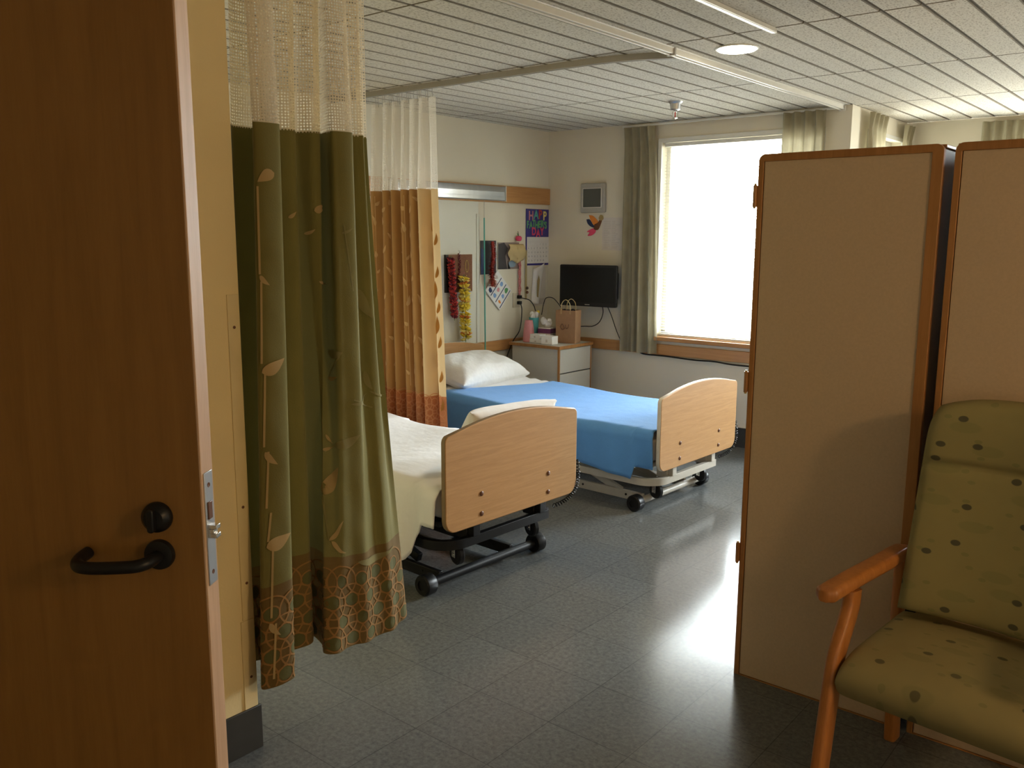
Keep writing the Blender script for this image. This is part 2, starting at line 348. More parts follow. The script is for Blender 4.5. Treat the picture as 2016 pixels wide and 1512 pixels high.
# ---------------------------------------------------------------- mesh helpers
class MB:
    def __init__(self): self.v = []; self.f = []; self.m = []; self.uv = None
    def add(self, vs, fs, mi=0):
        o = len(self.v); self.v += [tuple(p) for p in vs]
        for f in fs: self.f.append(tuple(i+o for i in f)); self.m.append(mi)
        return self
    def box(self, a, b, mi=0):
        x0, y0, z0 = a; x1, y1, z1 = b
        v = [(x0,y0,z0),(x1,y0,z0),(x1,y1,z0),(x0,y1,z0),(x0,y0,z1),(x1,y0,z1),(x1,y1,z1),(x0,y1,z1)]
        return self.add(v, [(0,3,2,1),(4,5,6,7),(0,1,5,4),(1,2,6,5),(2,3,7,6),(3,0,4,7)], mi)
    def obox(self, c, ax, ay, az, s, mi=0):
        c = Vector(c); ax, ay, az = Vector(ax)*s[0]/2, Vector(ay)*s[1]/2, Vector(az)*s[2]/2
        v = [c+i*ax+j*ay+k*az for k in (-1,1) for i, j in ((-1,-1),(1,-1),(1,1),(-1,1))]
        return self.add(v, [(0,3,2,1),(4,5,6,7),(0,1,5,4),(1,2,6,5),(2,3,7,6),(3,0,4,7)], mi)
    def tube(self, path, r, seg=10, mi=0, caps=True):
        P = [Vector(p) for p in path]; n = len(P); rings = []
        rr = r if isinstance(r, (list, tuple)) else [r]*n
        prev = None
        for i in range(n):
            t = (P[min(i+1, n-1)] - P[max(i-1, 0)]).normalized()
            if prev is None:
                a = Vector((0,0,1)) if abs(t.z) < 0.9 else Vector((1,0,0))
                u = t.cross(a).normalized()
            else:
                u = (prev - t*prev.dot(t)).normalized()
            prev = u; w = t.cross(u)
            rings.append([P[i] + rr[i]*(math.cos(2*PI*k/seg)*u + math.sin(2*PI*k/seg)*w) for k in range(seg)])
        v = [p for q in rings for p in q]; f = []
        for i in range(n-1):
            for k in range(seg):
                f.append((i*seg+k, i*seg+(k+1) % seg, (i+1)*seg+(k+1) % seg, (i+1)*seg+k))
        if caps: f.append(tuple(range(seg))[::-1]); f.append(tuple((n-1)*seg+k for k in range(seg)))
        return self.add(v, f, mi)
    def cyl(self, a, b, r, seg=20, mi=0): return self.tube([a, b], r, seg, mi)
    def lathe(self, o, axis, prof, seg=24, mi=0):
        axis = Vector(axis).normalized(); o = Vector(o)
        a = Vector((0,0,1)) if abs(axis.z) < 0.9 else Vector((1,0,0))
        u = axis.cross(a).normalized(); w = axis.cross(u)
        v = []; f = []
        for r, h in prof:
            for k in range(seg): v.append(o + axis*h + r*(math.cos(2*PI*k/seg)*u + math.sin(2*PI*k/seg)*w))
        for i in range(len(prof)-1):
            for k in range(seg): f.append((i*seg+k, i*seg+(k+1) % seg, (i+1)*seg+(k+1) % seg, (i+1)*seg+k))
        f.append(tuple(range(seg))[::-1]); f.append(tuple((len(prof)-1)*seg+k for k in range(seg)))
        return self.add(v, f, mi)
    def prism(self, poly, o, u, w, d, mi=0, mside=None):
        """polygon poly (2-D) placed at o with axes u, w, extruded along d"""
        o, u, w, d = map(Vector, (o, u, w, d)); n = len(poly)
        v = [o + u*a + w*b for a, b in poly] + [o + u*a + w*b + d for a, b in poly]
        self.add(v, [tuple(range(n)), tuple(range(n, 2*n))[::-1]], mi)
        self.add(v, [(i, (i+1) % n, n+(i+1) % n, n+i) for i in range(n)], mi if mside is None else mside)
        return self
    def grid(self, fn, nu, nv, mi=0, closed_u=False):
        v = [fn(i/(nu if closed_u else nu-1), j/(nv-1)) for j in range(nv) for i in range(nu)]
        f = []
        for j in range(nv-1):
            for i in range(nu if closed_u else nu-1):
                f.append((j*nu+i, j*nu+(i+1) % nu, (j+1)*nu+(i+1) % nu, (j+1)*nu+i))
        return self.add(v, f, mi)
    def ball(self, c, r, seg=12, rings=8, mi=0, sc=(1,1,1)):
        c = Vector(c)
        return self.grid(lambda s, t: c + Vector((r*sc[0]*math.sin(PI*t)*math.cos(2*PI*s), r*sc[1]*math.sin(PI*t)*math.sin(2*PI*s), r*sc[2]*math.cos(PI*t))), seg, rings, mi, True)

def obj(name, mb, mats, parent=None, bevel=0, smooth=35, solid=0, sub=0, recalc=True, seg=2, merge=0.00002):
    me = bpy.data.meshes.new(name)
    me.from_pydata(mb.v, [], mb.f)
    mats = mats if isinstance(mats, (list, tuple)) else [mats]
    for m in mats: me.materials.append(M[m] if isinstance(m, str) else m)
    for p, mi in zip(me.polygons, mb.m): p.material_index = mi
    if mb.uv is not None:
        ul = me.uv_layers.new(name='UVMap')
        for lp in me.loops: ul.data[lp.index].uv = mb.uv[lp.vertex_index]
    b = bmesh.new(); b.from_mesh(me)
    if merge: bmesh.ops.remove_doubles(b, verts=b.verts, dist=merge)
    if recalc: bmesh.ops.recalc_face_normals(b, faces=b.faces)
    b.to_mesh(me); b.free()
    for p in me.polygons: p.use_smooth = True
    me.set_sharp_from_angle(angle=R(smooth))
    o = bpy.data.objects.new(name, me); C.objects.link(o)
    if parent: o.parent = parent
    if sub:
        s = o.modifiers.new('subdivision', 'SUBSURF'); s.levels = sub; s.render_levels = sub
    if solid:
        s = o.modifiers.new('thickness', 'SOLIDIFY'); s.thickness = solid; s.offset = -1
    if bevel:
        s = o.modifiers.new('bevel', 'BEVEL'); s.width = bevel; s.segments = seg; s.limit_method = 'ANGLE'; s.angle_limit = R(40)
        s.harden_normals = False
    return o

def tag(o, label, cat, group=None):
    o['label'] = label; o['category'] = cat
    if group: o['group'] = group
    return o
def thing(name, label, cat, loc=(0,0,0), rz=0, group=None):
    o = bpy.data.objects.new(name, None); C.objects.link(o)
    o.empty_display_size = 0.1
    o.location = loc; o.rotation_euler = (0, 0, rz)
    return tag(o, label, cat, group)
def struct(name, mb, mats, **k):
    o = obj(name, mb, mats, **k); o['kind'] = 'structure'; return o
def text_mb(s, size, o, u, w, depth=0.0008, mb=None, mi=0, align='LEFT', bold=0.0):
    cu = bpy.data.curves.new('lettering', 'FONT'); cu.body = s; cu.size = size; cu.align_x = align; cu.offset = bold
    ob = bpy.data.objects.new('lettering', cu); C.objects.link(ob)
    dg = bpy.context.evaluated_depsgraph_get(); dg.update()
    me = bpy.data.meshes.new_from_object(ob.evaluated_get(dg))
    o, u, w = Vector(o), Vector(u), Vector(w); n = u.cross(w)
    mb = mb or MB()
    mb.add([o + u*v.co.x + w*v.co.y + n*depth for v in me.vertices], [tuple(p.vertices) for p in me.polygons], mi)
    bpy.data.objects.remove(ob); bpy.data.curves.remove(cu); bpy.data.meshes.remove(me)
    return mb
def arc(c, r, a0, a1, n):
    return [(c[0]+r*math.cos(R(a0+(a1-a0)*i/n)), c[1]+r*math.sin(R(a0+(a1-a0)*i/n))) for i in range(n+1)]
def rrect(x0, y0, x1, y1, r, n=6):
    return arc((x1-r, y0+r), r, -90, 0, n) + arc((x1-r, y1-r), r, 0, 90, n) + arc((x0+r, y1-r), r, 90, 180, n) + arc((x0+r, y0+r), r, 180, 270, n)
def crom(P, n):
    """Catmull-Rom through 2-D/3-D points, n samples per span"""
    P = [Vector(p) for p in P]; out = []
    for i in range(len(P)-1):
        p0 = P[i-1] if i else P[0]*2-P[1]; p1 = P[i]; p2 = P[i+1]; p3 = P[i+2] if i+2 < len(P) else P[-1]*2-P[-2]
        for k in range(n):
            t = k/n
            out.append(0.5*((2*p1)+(p2-p0)*t+(2*p0-5*p1+4*p2-p3)*t*t+(3*p1-p0-3*p2+p3)*t**3))
    out.append(P[-1]); return out

# ---------------------------------------------------------------- the room
H = 2.44
XR, YN, YF2, XC = 7.5, -7.5, 1.25, 2.53       # right wall, near wall, far wall of the right half, corner of the return
def wall_with_hole(axis, p0, p1, a0, a1, h0=None, h1=None, z0=0, z1=0, top=H):
    """slab between p0..p1 across `axis`, running a0..a1 the other way, with one opening"""
    mb = MB()
    def b(s, e, zb, zt):
        if e-s < 1e-4 or zt-zb < 1e-4: return
        if axis == 'y': mb.box((s, p0, zb), (e, p1, zt))
        else: mb.box((p0, s, zb), (p1, e, zt))
    if h0 is None: b(a0, a1, 0, top)
    else:
        b(a0, h0, 0, top); b(h1, a1, 0, top); b(h0, h1, 0, z0); b(h0, h1, z1, top)
    return mb
W1 = (1.10, 2.33, 0.79, 2.285)
struct('floor', MB().box((-0.12, YN-0.12, -0.06), (XR+0.12, YF2+0.12, 0)), 'floor')
# ceiling: six inch planks of acoustic tile with open joints
mb = MB(); p = 0.1524; q = 1.2192
x = 3.135 - 21*p
while x < XR:
    y = -2.37 - 5*q
    while y < YF2:
        x0, x1, y0, y1 = max(x, -0.02), min(x+p, XR), max(y, YN), min(y+q, YF2)
        if x1-x0 > 0.02 and y1-y0 > 0.02 and not (x1 < XC+0.01 and y0 > 0.0):
            g, gy, c = 0.007, 0.0055, 0.003
            v = [(x0+g,y0+gy,H+.012),(x1-g,y0+gy,H+.012),(x1-g,y1-gy,H+.012),(x0+g,y1-gy,H+.012),
                 (x0+g,y0+gy,H+.004),(x1-g,y0+gy,H+.004),(x1-g,y1-gy,H+.004),(x0+g,y1-gy,H+.004),
                 (x0+g+c,y0+gy+c*.5,H),(x1-g-c,y0+gy+c*.5,H),(x1-g-c,y1-gy-c*.5,H),(x0+g+c,y1-gy-c*.5,H)]
            mb.add(v, [(4,5,1,0),(5,6,2,1),(6,7,3,2),(7,4,0,3),(8,9,5,4),(9,10,6,5),(10,11,7,6),(11,8,4,7),(8,11,10,9)], 0)
            for _k in range(9, 1, -1): mb.m[-_k] = 1   # joint sides and chamfers coloured darker, painting in the groove shade
        y += q
    x += p
mb.box((-0.12, YN-0.12, H+0.012), (XR+0.12, YF2+0.12, H+0.09), 1)
struct('ceiling', mb, ['ceiling', 'groove'], merge=0, recalc=False, smooth=20)
struct('wall_head', wall_with_hole('x', -0.12, 0, -4.65, 0.12), 'wall')
struct('wall_far', wall_with_hole('y', 0, 0.14, 0, XC, W1[0], W1[1], W1[2], W1[3]), 'wall')
struct('wall_return', wall_with_hole('x', XC-0.14, XC, 0.14, YF2, 0.36, 1.10, 0.79, 2.285), 'wall')
struct('wall_far_right', wall_with_hole('y', YF2, YF2+0.14, XC-0.14, XR, 3.36, 4.85, 0.79, 2.285), 'wall')
struct('wall_right', wall_with_hole('x', XR, XR+0.12, YN, YF2+0.14), 'wall')
struct('wall_near', wall_with_hole('y', YN-0.12, YN, 0, XR), 'wall')
struct('wall_entry', wall_with_hole('x', 2.35, 2.45, YN, -4.65, -5.775, -4.86, 0, 2.12), 'ywall')
struct('wall_bathroom', wall_with_hole('y', -4.75, -4.65, 0, 2.35), 'ywall')
struct('wall_bathroom_left', wall_with_hole('x', -0.12, 0, YN, -4.75), 'ywall')
# pale wall panels between the two rails behind the beds
struct('trim_1', MB().box((0, -4.6, 0.73), (0.006, -0.905, 1.835)), 'wallpanel')
# oak rails
struct('trim_2', MB().box((0, -4.64, 0.645), (0.022, 0, 0.73)), 'oaky', bevel=0.004)
struct('trim_3', MB().box((0.022, -0.022, 0.645), (XC, 0, 0.73)), 'oakx', bevel=0.004)
struct('trim_4', MB().box((0, -4.64, 1.835), (0.02, 0, 1.968)), 'oaky', bevel=0.003)
for nm, a, b_ in (('baseboard_head', (0, -4.64, 0), (0.008, 0, 0.15)), ('baseboard_far', (0.008, -0.008, 0), (XC+0.008, 0, 0.15)),
                  ('baseboard_return', (XC, 0, 0), (XC+0.008, YF2, 0.15)), ('baseboard_far_right', (XC+0.008, YF2-0.008, 0), (XR, YF2, 0.15)),
                  ('baseboard_bathroom', (0, -4.65, 0), (2.45, -4.642, 0.14)), ('baseboard_right', (XR-0.008, YN, 0), (XR, YF2, 0.15))):
    struct(nm, MB().box(a, b_), 'base', bevel=0.002)
struct('baseboard_entry', MB().box((2.45, -4.86, 0), (2.458, -4.642, 0.142)).box((2.45, YN, 0), (2.458, -5.83, 0.142)), 'base', bevel=0.002)
struct('trim_5', MB().box((2.448, -4.868, 0), (2.462, -4.822, 2.16)).box((2.448, -5.82, 0), (2.462, -5.775, 2.16)).box((2.448, -5.82, 2.115), (2.462, -4.822, 2.16)), 'ywall', bevel=0.002)

def window(name, axis, a0, a1, z0, z1, p, sgn):
    """metal frame, mullion, pane; p = plane of the inner wall face, sgn = outward"""
    def bx(mb, s, e, zb, zt, d0, d1):
        d0, d1 = sorted((p+sgn*d0, p+sgn*d1))
        return mb.box((s, d0, zb), (e, d1, zt)) if axis == 'y' else mb.box((d0, s, zb), (d1, e, zt))
    fr = MB(); t = 0.035
    bx(fr, a0, a1, z0, z0+t, 0.07, 0.12); bx(fr, a0, a1, z1-t, z1, 0.07, 0.12)
    bx(fr, a0, a0+t, z0+t, z1-t, 0.07, 0.12); bx(fr, a1-t, a1, z0+t, z1-t, 0.07, 0.12)
    w = struct(name, fr, 'white', bevel=0.003)
    obj('window_pane', bx(MB(), a0+t, a1-t, z0+t, z1-t, 0.093, 0.097), 'glass', w)
    sl = MB(); bx(sl, a0-0.05, a1+0.05, z0-0.032, z0, -0.045, 0.0); bx(sl, a0, a1, z0-0.032, z0+0.002, 0.0, 0.07)
    obj('window_sill', sl, 'oakx', w, bevel=0.004)
    cs = MB(); bx(cs, a0-0.03, a1+0.03, z1, z1+0.03, -0.012, 0.0); bx(cs, a0-0.03, a0, z0, z1, -0.012, 0.0); bx(cs, a1, a1+0.03, z0, z1, -0.012, 0.0)
    obj('window_casing', cs, 'white', w, bevel=0.002)
    return w
window('window_1', 'y', *W1[:2], *W1[2:], 0, 1)
window('window_2', 'x', 0.36, 1.10, 0.79, 2.285, XC, -1)
window('window_3', 'y', 3.36, 4.85, 0.79, 2.285, YF2, 1)

def blind(label, x0, x1, y, zt, zb):
    t = thing('venetian_blind', label, 'blind', ((x0+x1)/2, y, zb))
    w = (x1-x0)/2; h = zt-zb
    obj('head_rail', MB().box((-w, -0.014, h-0.028), (w, 0.014, h)), 'white', t, bevel=0.002)
    obj('bottom_rail', MB().box((-w, -0.012, 0), (w, 0.012, 0.014)), 'white', t, bevel=0.002)
    mb = MB(); n = int((h-0.06)/0.0235)
    for i in range(n):
        z = 0.026+i*0.0235
        mb.grid(lambda s, k: ((s*2-1)*w, (k-0.5)*0.024, z+0.003*math.sin(PI*k)+0.003*(k-0.5)), 2, 4)
    obj('slats', mb, 'white', t, recalc=False)
    mb = MB()
    for xx in (-w*0.8, 0, w*0.8): mb.cyl((xx, -0.013, 0.01), (xx, -0.013, h-0.02), 0.0008, 5)
    obj('ladder_cord', mb, 'white', t)
    return t
blind('white venetian blind with open slats in bright window', 1.112, 2.318, 0.030, 2.28, 0.797)

# plastic guard on the yellow wall's corner
t = thing('corner_guard', 'flat yellowed wall guard strip screwed beside the green curtain', 'guard', (2.45, -4.657, 0.142))
obj('guard_plate', MB().box((0, -0.033, 0.285), (0.003, 0.004, 1.258)), 'guard', t, bevel=0.001)
obj('guard_plate', MB().box((0, -0.040, 0.0), (0.0035, 0.004, 0.283)), 'guard', t, bevel=0.001)
for z in (1.165, 0.635, 0.10, 0.40):
    obj('screw', MB().lathe((0.003, -0.014, z), (1, 0, 0), [(0.0045, 0), (0.0045, 0.001), (0.002, 0.0022)], 10), 'bolt', t)

# ---------------------------------------------------------------- lamps
def downlight(label, x, y, watts, emit=True):
    t = thing('recessed_downlight', label, 'ceiling lamp', (x, y, H), 0, 'recessed ceiling lamps')
    obj('trim_ring', MB().lathe((0, 0, 0), (0, 0, 1), [(0.100, 0.0), (0.100, -0.004), (0.094, -0.006), (0.090, -0.003), (0.090, 0.0)], 36), 'white', t)
    obj('lens', MB().lathe((0, 0, 0), (0, 0, 1), [(0.089, -0.003), (0.086, -0.010), (0.03, -0.013)], 32), 'lamp_on', t)
    l = bpy.data.lights.new('downlight_bulb', 'AREA'); l.shape = 'DISK'; l.size = 0.15; l.energy = watts; l.color = (1.0, 0.74, 0.42); l.spread = R(160)
    o = bpy.data.objects.new('downlight_bulb', l); C.objects.link(o); o.parent = t; o.location = (0, 0, -0.018)
    return t
downlight('lit round downlight in the tiled ceiling beside the white curtain track', 2.70, -2.09, 6)
t = thing('ceiling_lamp', 'opal dome lamp on the entrance ceiling far to the right of the armchair', 'ceiling lamp', (6.8, -4.6, H))
obj('base_plate', MB().lathe((0, 0, 0), (0, 0, -1), [(0.17, 0), (0.175, 0.02), (0.165, 0.03)], 32), 'white', t)
obj('opal_dome', MB().lathe((0, 0, -0.03), (0, 0, -1), [(0.155, 0), (0.15, 0.03), (0.12, 0.06), (0.06, 0.078), (0.01, 0.08)], 32), 'lamp_on', t)
l = bpy.data.lights.new('dome_bulb', 'POINT'); l.shadow_soft_size = 0.13; l.energy = 34; l.color = (1.0, 0.62, 0.27)
o = bpy.data.objects.new('dome_bulb', l); C.objects.link(o); o.parent = t; o.location = (0, 0, -0.26)

# ---------------------------------------------------------------- curtain tracks and sprinkler
trk = MB()
for xx in (2.467,):
    trk.box((xx-0.020, -7.4, H-0.006), (xx+0.020, -0.002, H))
    trk.box((xx-0.014, -7.4, H-0.034), (xx-0.003, -0.002, H-0.004)); trk.box((xx+0.004, -7.4, H-0.030), (xx+0.016, -0.002, H-0.004))
t = thing('curtain_track', 'long white ceiling curtain track running towards the window wall', 'curtain track', (2.467, -4, H))
trk.v = [(a-2.467, b+4, c-H) for a, b, c in trk.v]
obj('rail', trk, 'alum', t, bevel=0.002)
obj('end_cap', MB().box((-0.022, 3.985, -0.038), (0.022, 3.998, 0)), 'white', t, bevel=0.002)
obj('splice_clip', MB().box((-0.022, 1.70, -0.036), (0.022, 1.716, 0.0)), 'greytrack', t, bevel=0.002)
path = [(0.01, -2.32), (0.6, -2.32), (1.2, -2.32), (1.75, -2.32), (1.95, -2.318), (2.10, -2.305), (2.22, -2.28), (2.33, -2.24), (2.42, -2.19), (2.447, -2.17)]
pp = crom([(a, b, 0) for a, b in path], 6); mb = MB(); sec = [(-0.016, 0), (0.016, 0), (0.016, -0.030), (0.006, -0.030), (0.006, -0.012), (-0.006, -0.012), (-0.006, -0.030), (-0.016, -0.030)]
vv = []
for i, P in enumerate(pp):
    tg = (pp[min(i+1, len(pp)-1)]-pp[max(i-1, 0)]).normalized(); nn = Vector((-tg.y, tg.x, 0))
    vv += [P + nn*a + Vector((0, 0, H+b)) for a, b in sec]
k = len(sec); ff = [(i*k+j, i*k+(j+1) % k, (i+1)*k+(j+1) % k, (i+1)*k+j) for i in range(len(pp)-1) for j in range(k)]
ff += [tuple(range(k)), tuple((len(pp)-1)*k+j for j in range(k))[::-1]]
mb.add(vv, ff)
tag(obj('curtain_track', mb, 'greytrack'), 'grey ceiling track curving between the beds above the golden curtain', 'curtain track')
tag(obj('ceiling_strip', MB().box((2.988, -7.2, H-0.022), (3.012, -2.36, H)), 'alum', bevel=0.004), 'short white strip on the ceiling tiles by the lit downlight', 'ceiling strip')
# row of small tile clips along the cross joints
t = thing('sprinkler_head', 'chrome fire sprinkler hanging from the ceiling before the window', 'sprinkler', (1.67, -0.83, H))
obj('escutcheon', MB().lathe((0, 0, 0), (0, 0, -1), [(0.048, 0), (0.046, 0.006), (0.036, 0.014), (0.032, 0.05), (0.022, 0.056)], 24), 'steel', t)
mb = MB()
for s in (-1, 1): mb.tube([(s*0.010, 0, -0.055), (s*0.020, 0, -0.072), (s*0.017, 0, -0.09), (s*0.004, 0, -0.102)], 0.0035, 8)
mb.cyl((0, 0, -0.05), (0, 0, -0.066), 0.011, 14)
obj('frame_arms', mb, 'chrome', t)
obj('bulb', MB().cyl((0, 0, -0.066), (0, 0, -0.10), 0.004, 8), 'red', t)
obj('deflector', MB().lathe((0, 0, -0.102), (0, 0, -1), [(0.018, 0), (0.018, 0.002), (0.005, 0.008)], 16), 'chrome', t)

# ---------------------------------------------------------------- hanging curtains
class Cloth:
    """a hung cloth between a plan curve at the top and one at the hem"""
    def __init__(s, top, bot, ztop, zbot, face, ease=1.0, wr=0.0, sp=10):
        s.T = crom([Vector((a, b, 0)) for a, b in top], sp); s.B = crom([Vector((a, b, 0)) for a, b in bot], sp)
        s.n = len(s.T)-1; s.zt, s.zb = ztop, zbot; s.face = Vector((face[0], face[1], 0)).normalized(); s.ease = ease; s.wr = wr
        Mid = [(a+b)/2 for a, b in zip(s.T, s.B)]; s.acc = [0]
        for i in range(s.n): s.acc.append(s.acc[-1]+(Mid[i+1]-Mid[i]).length)
        s.W = s.acc[-1]; s.ph = [random.random()*6 for _ in range(6)]; s.sg = 1
        n0 = sum(((s._n(i/40, 0.5)).dot(s.face) for i in range(41)))
        s.sg = 1 if n0 >= 0 else -1
    def _q(s, u):
        L = min(max(u, 0), 1)*s.W; lo, hi = 0, s.n
        while hi-lo > 1:
            m = (lo+hi)//2
            if s.acc[m] <= L: lo = m
            else: hi = m
        return lo + (L-s.acc[lo])/max(1e-9, s.acc[lo+1]-s.acc[lo])
    def zz(s, z, u, t):
        f = z if callable(z) else (lambda _: z)
        return f(u)
    def P(s, u, t):
        q = s._q(u); i = min(int(q), s.n-1); k = q-i
        a = s.T[i].lerp(s.T[i+1], k); b = s.B[i].lerp(s.B[i+1], k)
        e = t**s.ease
        p = a.lerp(b, e); p.z = s.zz(s.zt, u, 0)*(1-t)+s.zz(s.zb, u, 1)*t
        if s.wr:
            x = u*s.W
            w = (math.sin(x*31+p.z*9+s.ph[0])*0.5+math.sin(x*17-p.z*21+s.ph[1])*0.4+math.sin(x*55+p.z*33+s.ph[2])*0.25)*s.wr*(0.25+0.75*t)
            p += s.face*w
        return p
    def _n(s, u, t):
        e = 0.003
        a = s.P(min(u+e, 1), t)-s.P(max(u-e, 0), t); b = s.P(u, min(t+e, 1))-s.P(u, max(t-e, 0))
        n = a.cross(b)
        return n.normalized()*s.sg if n.length > 0 else s.face
    def on(s, u, t, off):
        u = min(max(u, 0.001), 0.999); t = min(max(t, 0.001), 0.999)
        return s.P(u, t)+s._n(u, t)*off
    def h(s): return s.zz(s.zt, 0.5, 0)-s.zz(s.zb, 0.5, 1)
    def find(s, ax, val, t, near=None, rng=0.2):
        """where the front of the folds stands at `val` along the track, seen square to the cloth's face"""
        best = None
        sl = 0.61/0.79 if ax == 1 else 0.0
        for i in range(1201):
            u = i/1200
            if near is not None and abs(u-near) > rng: continue
            p = s.P(u, t)
            if abs(p[ax]+sl*(p[1-ax]-2.5)-val) < 0.006:
                k = p.dot(s.face)
                if best is None or k > best[0]: best = (k, u)
        return best[1] if best else (near if near is not None else 0.5)

def cloth_sheet(c, nu, nv, O, mats_by_t):
    """mats_by_t(u, t) -> material index; vertices relative to O"""
    mb = MB(); v = []; uv = []
    for j in range(nv):
        for i in range(nu):
            u, t = i/(nu-1), j/(nv-1); v.append(c.P(u, t)-O); uv.append((u*c.W, t*c.h()))
    for j in range(nv-1):
        for i in range(nu-1):
            mb.f.append((j*nu+i, j*nu+i+1, (j+1)*nu+i+1, (j+1)*nu+i)); mb.m.append(mats_by_t((i+.5)/(nu-1), (j+.5)/(nv-1)))
    mb.v = [tuple(p) for p in v]; mb.uv = uv
    return mb
def add_pts(mb, pts, O, faces, mi):
    k = len(mb.v); mb.add([p-O for p in pts], faces, mi)
    if mb.uv is not None: mb.uv += [(0, 0)]*(len(mb.v)-k)
def leaf(mb, c, O, u0, t0, u1, t1, w, mi, off=0.0038, bend=0.15, fat=0.35):
    """a printed leaf from (u0,t0) to its tip (u1,t1), w metres wide"""
    hh = c.h(); du, dt = (u1-u0)*c.W, (t1-t0)*hh; L = math.hypot(du, dt)
    if L < 1e-5: return
    nx, ny = -dt/L, du/L; n = 12; pts = []; f = []
    for i in range(n+1):
        k = i/n; wd = w*0.5*(math.sin(PI*k**(0.75 if fat < 0.4 else 0.6))**0.9)*(1-0.25*k) + 0.0004
        cx = u0*c.W+du*k+nx*bend*L*math.sin(PI*k)*0.5; cy = t0*hh+dt*k+ny*bend*L*math.sin(PI*k)*0.5
        for q in (-1, 0, 1): pts.append(c.on((cx+nx*wd*q)/c.W, (cy+ny*wd*q)/hh, off))
    for i in range(n):
        for q in (0, 1): f.append((i*3+q, i*3+q+1, i*3+q+4, i*3+q+3))
    add_pts(mb, pts, O, f, mi)
def ring(mb, c, O, u, t, r0, r1, mi, off, seg=28):
    hh = c.h(); pts = []; f = []
    rs = [r0, r1] if r0 > 0 else [0.0005, r1*0.5, r1]
    for r in rs:
        for k in range(seg):
            a = 2*PI*k/seg; pts.append(c.on(u+r*math.cos(a)/c.W, t+r*math.sin(a)/hh, off))
    ok = [0 < (u*c.W+r1*math.cos(2*PI*k/seg))/c.W < 1 and (t*hh+r1*math.sin(2*PI*k/seg))/hh < 1 for k in range(seg)]
    for j in range(len(rs)-1):
        for k in range(seg):
            if ok[k] and ok[(k+1) % seg]: f.append((j*seg+k, j*seg+(k+1) % seg, (j+1)*seg+(k+1) % seg, (j+1)*seg+k))
    if f: add_pts(mb, pts, O, f, mi)
def line(mb, c, O, pts2, w, mi, off=0.0034):
    """pts2 in (u,t); printed stem"""
    hh = c.h(); out = []; f = []; D = []
    for (a, b), (a2, b2) in zip(pts2, pts2[1:]):
        for k in range(8): D.append((a+(a2-a)*k/8, b+(b2-b)*k/8))
    D.append(pts2[-1])
    for i, (a, b) in enumerate(D):
        a1, b1 = D[max(i-1, 0)]; a2, b2 = D[min(i+1, len(D)-1)]
        dx, dy = (a2-a1)*c.W, (b2-b1)*hh; L = math.hypot(dx, dy) or 1
        for q in (-1, 1): out.append(c.on(a-dy/L*w*q/2/c.W, b+dx/L*w*q/2/hh, off))
    for i in range(len(D)-1): f.append((2*i, 2*i+1, 2*i+3, 2*i+2))
    add_pts(mb, out, O, f, mi)
def border(mb, c, O, t0, fill, rg, sp=0.075):
    hh = c.h(); r = 0
    y = hh-0.03
    while y > t0*hh+0.02:
        x = 0.02 + (sp/2 if r % 2 else 0)
        while x < c.W:
            u, t = x/c.W, y/hh
            if fill is not None: ring(mb, c, O, u, t, 0, 0.020, fill, 0.0009, 20)
            ring(mb, c, O, u, t, 0.0215, 0.0258, rg, 0.0014, 24)
            ring(mb, c, O, u, t, 0.050, 0.0548, rg, 0.0017, 36)
            x += sp
        y -= sp*0.866; r += 1

# green curtain by the entry wall, on the long track
YT = [(-4.625, -.055), (-4.60, -.08), (-4.55, -.085), (-4.535, -.075), (-4.565, -.02), (-4.612, .03), (-4.60, .05), (-4.545, .055), (-4.535, .03), (-4.535, -.05), (-4.50, -.065), (-4.47, -.035), (-4.445, -.02), (-4.425, -.03), (-4.425, -.06),
      (-4.40, -.06), (-4.375, -.02), (-4.35, -.015), (-4.335, -.03), (-4.335, -.065), (-4.315, -.06), (-4.345, .03), (-4.33, .05), (-4.28, .055), (-4.262, .02), (-4.25, -.01), (-4.225, .01), (-4.205, .02), (-4.195, -.02), (-4.175, 0)]
YB = [(-4.63, -.06), (-4.61, -.09), (-4.585, -.10), (-4.575, -.085), (-4.62, -.01), (-4.68, .05), (-4.655, .075), (-4.588, .085), (-4.575, .05), (-4.56, -.03), (-4.535, -.045), (-4.50, -.02), (-4.455, -.01), (-4.425, -.03), (-4.42, -.07),
      (-4.405, -.085), (-4.395, -.06), (-4.41, 0), (-4.435, .03), (-4.43, .055), (-4.40, .07), (-4.36, .055), (-4.315, .05), (-4.27, .06), (-4.225, .045), (-4.185, .045), (-4.15, .055), (-4.11, .035), (-4.075, .03), (-4.05, .015)]
fz = (0.79, -0.61)
gc = Cloth([(2.467+a, y) for y, a in YT], [(2.467+a, y) for y, a in YB], 1.872, lambda u: 0.245-0.02*math.sin(u*9), fz, 1.25, 0.004)
O = Vector((2.467, -4.35, 0))
gt = thing('privacy_curtain', 'olive green leaf-print privacy curtain with net top beside the yellow wall', 'curtain', O)
TB = 1-0.31/1.63
mb = cloth_sheet(gc, 420, 90, O, lambda u, t: 1 if t > TB else 0)
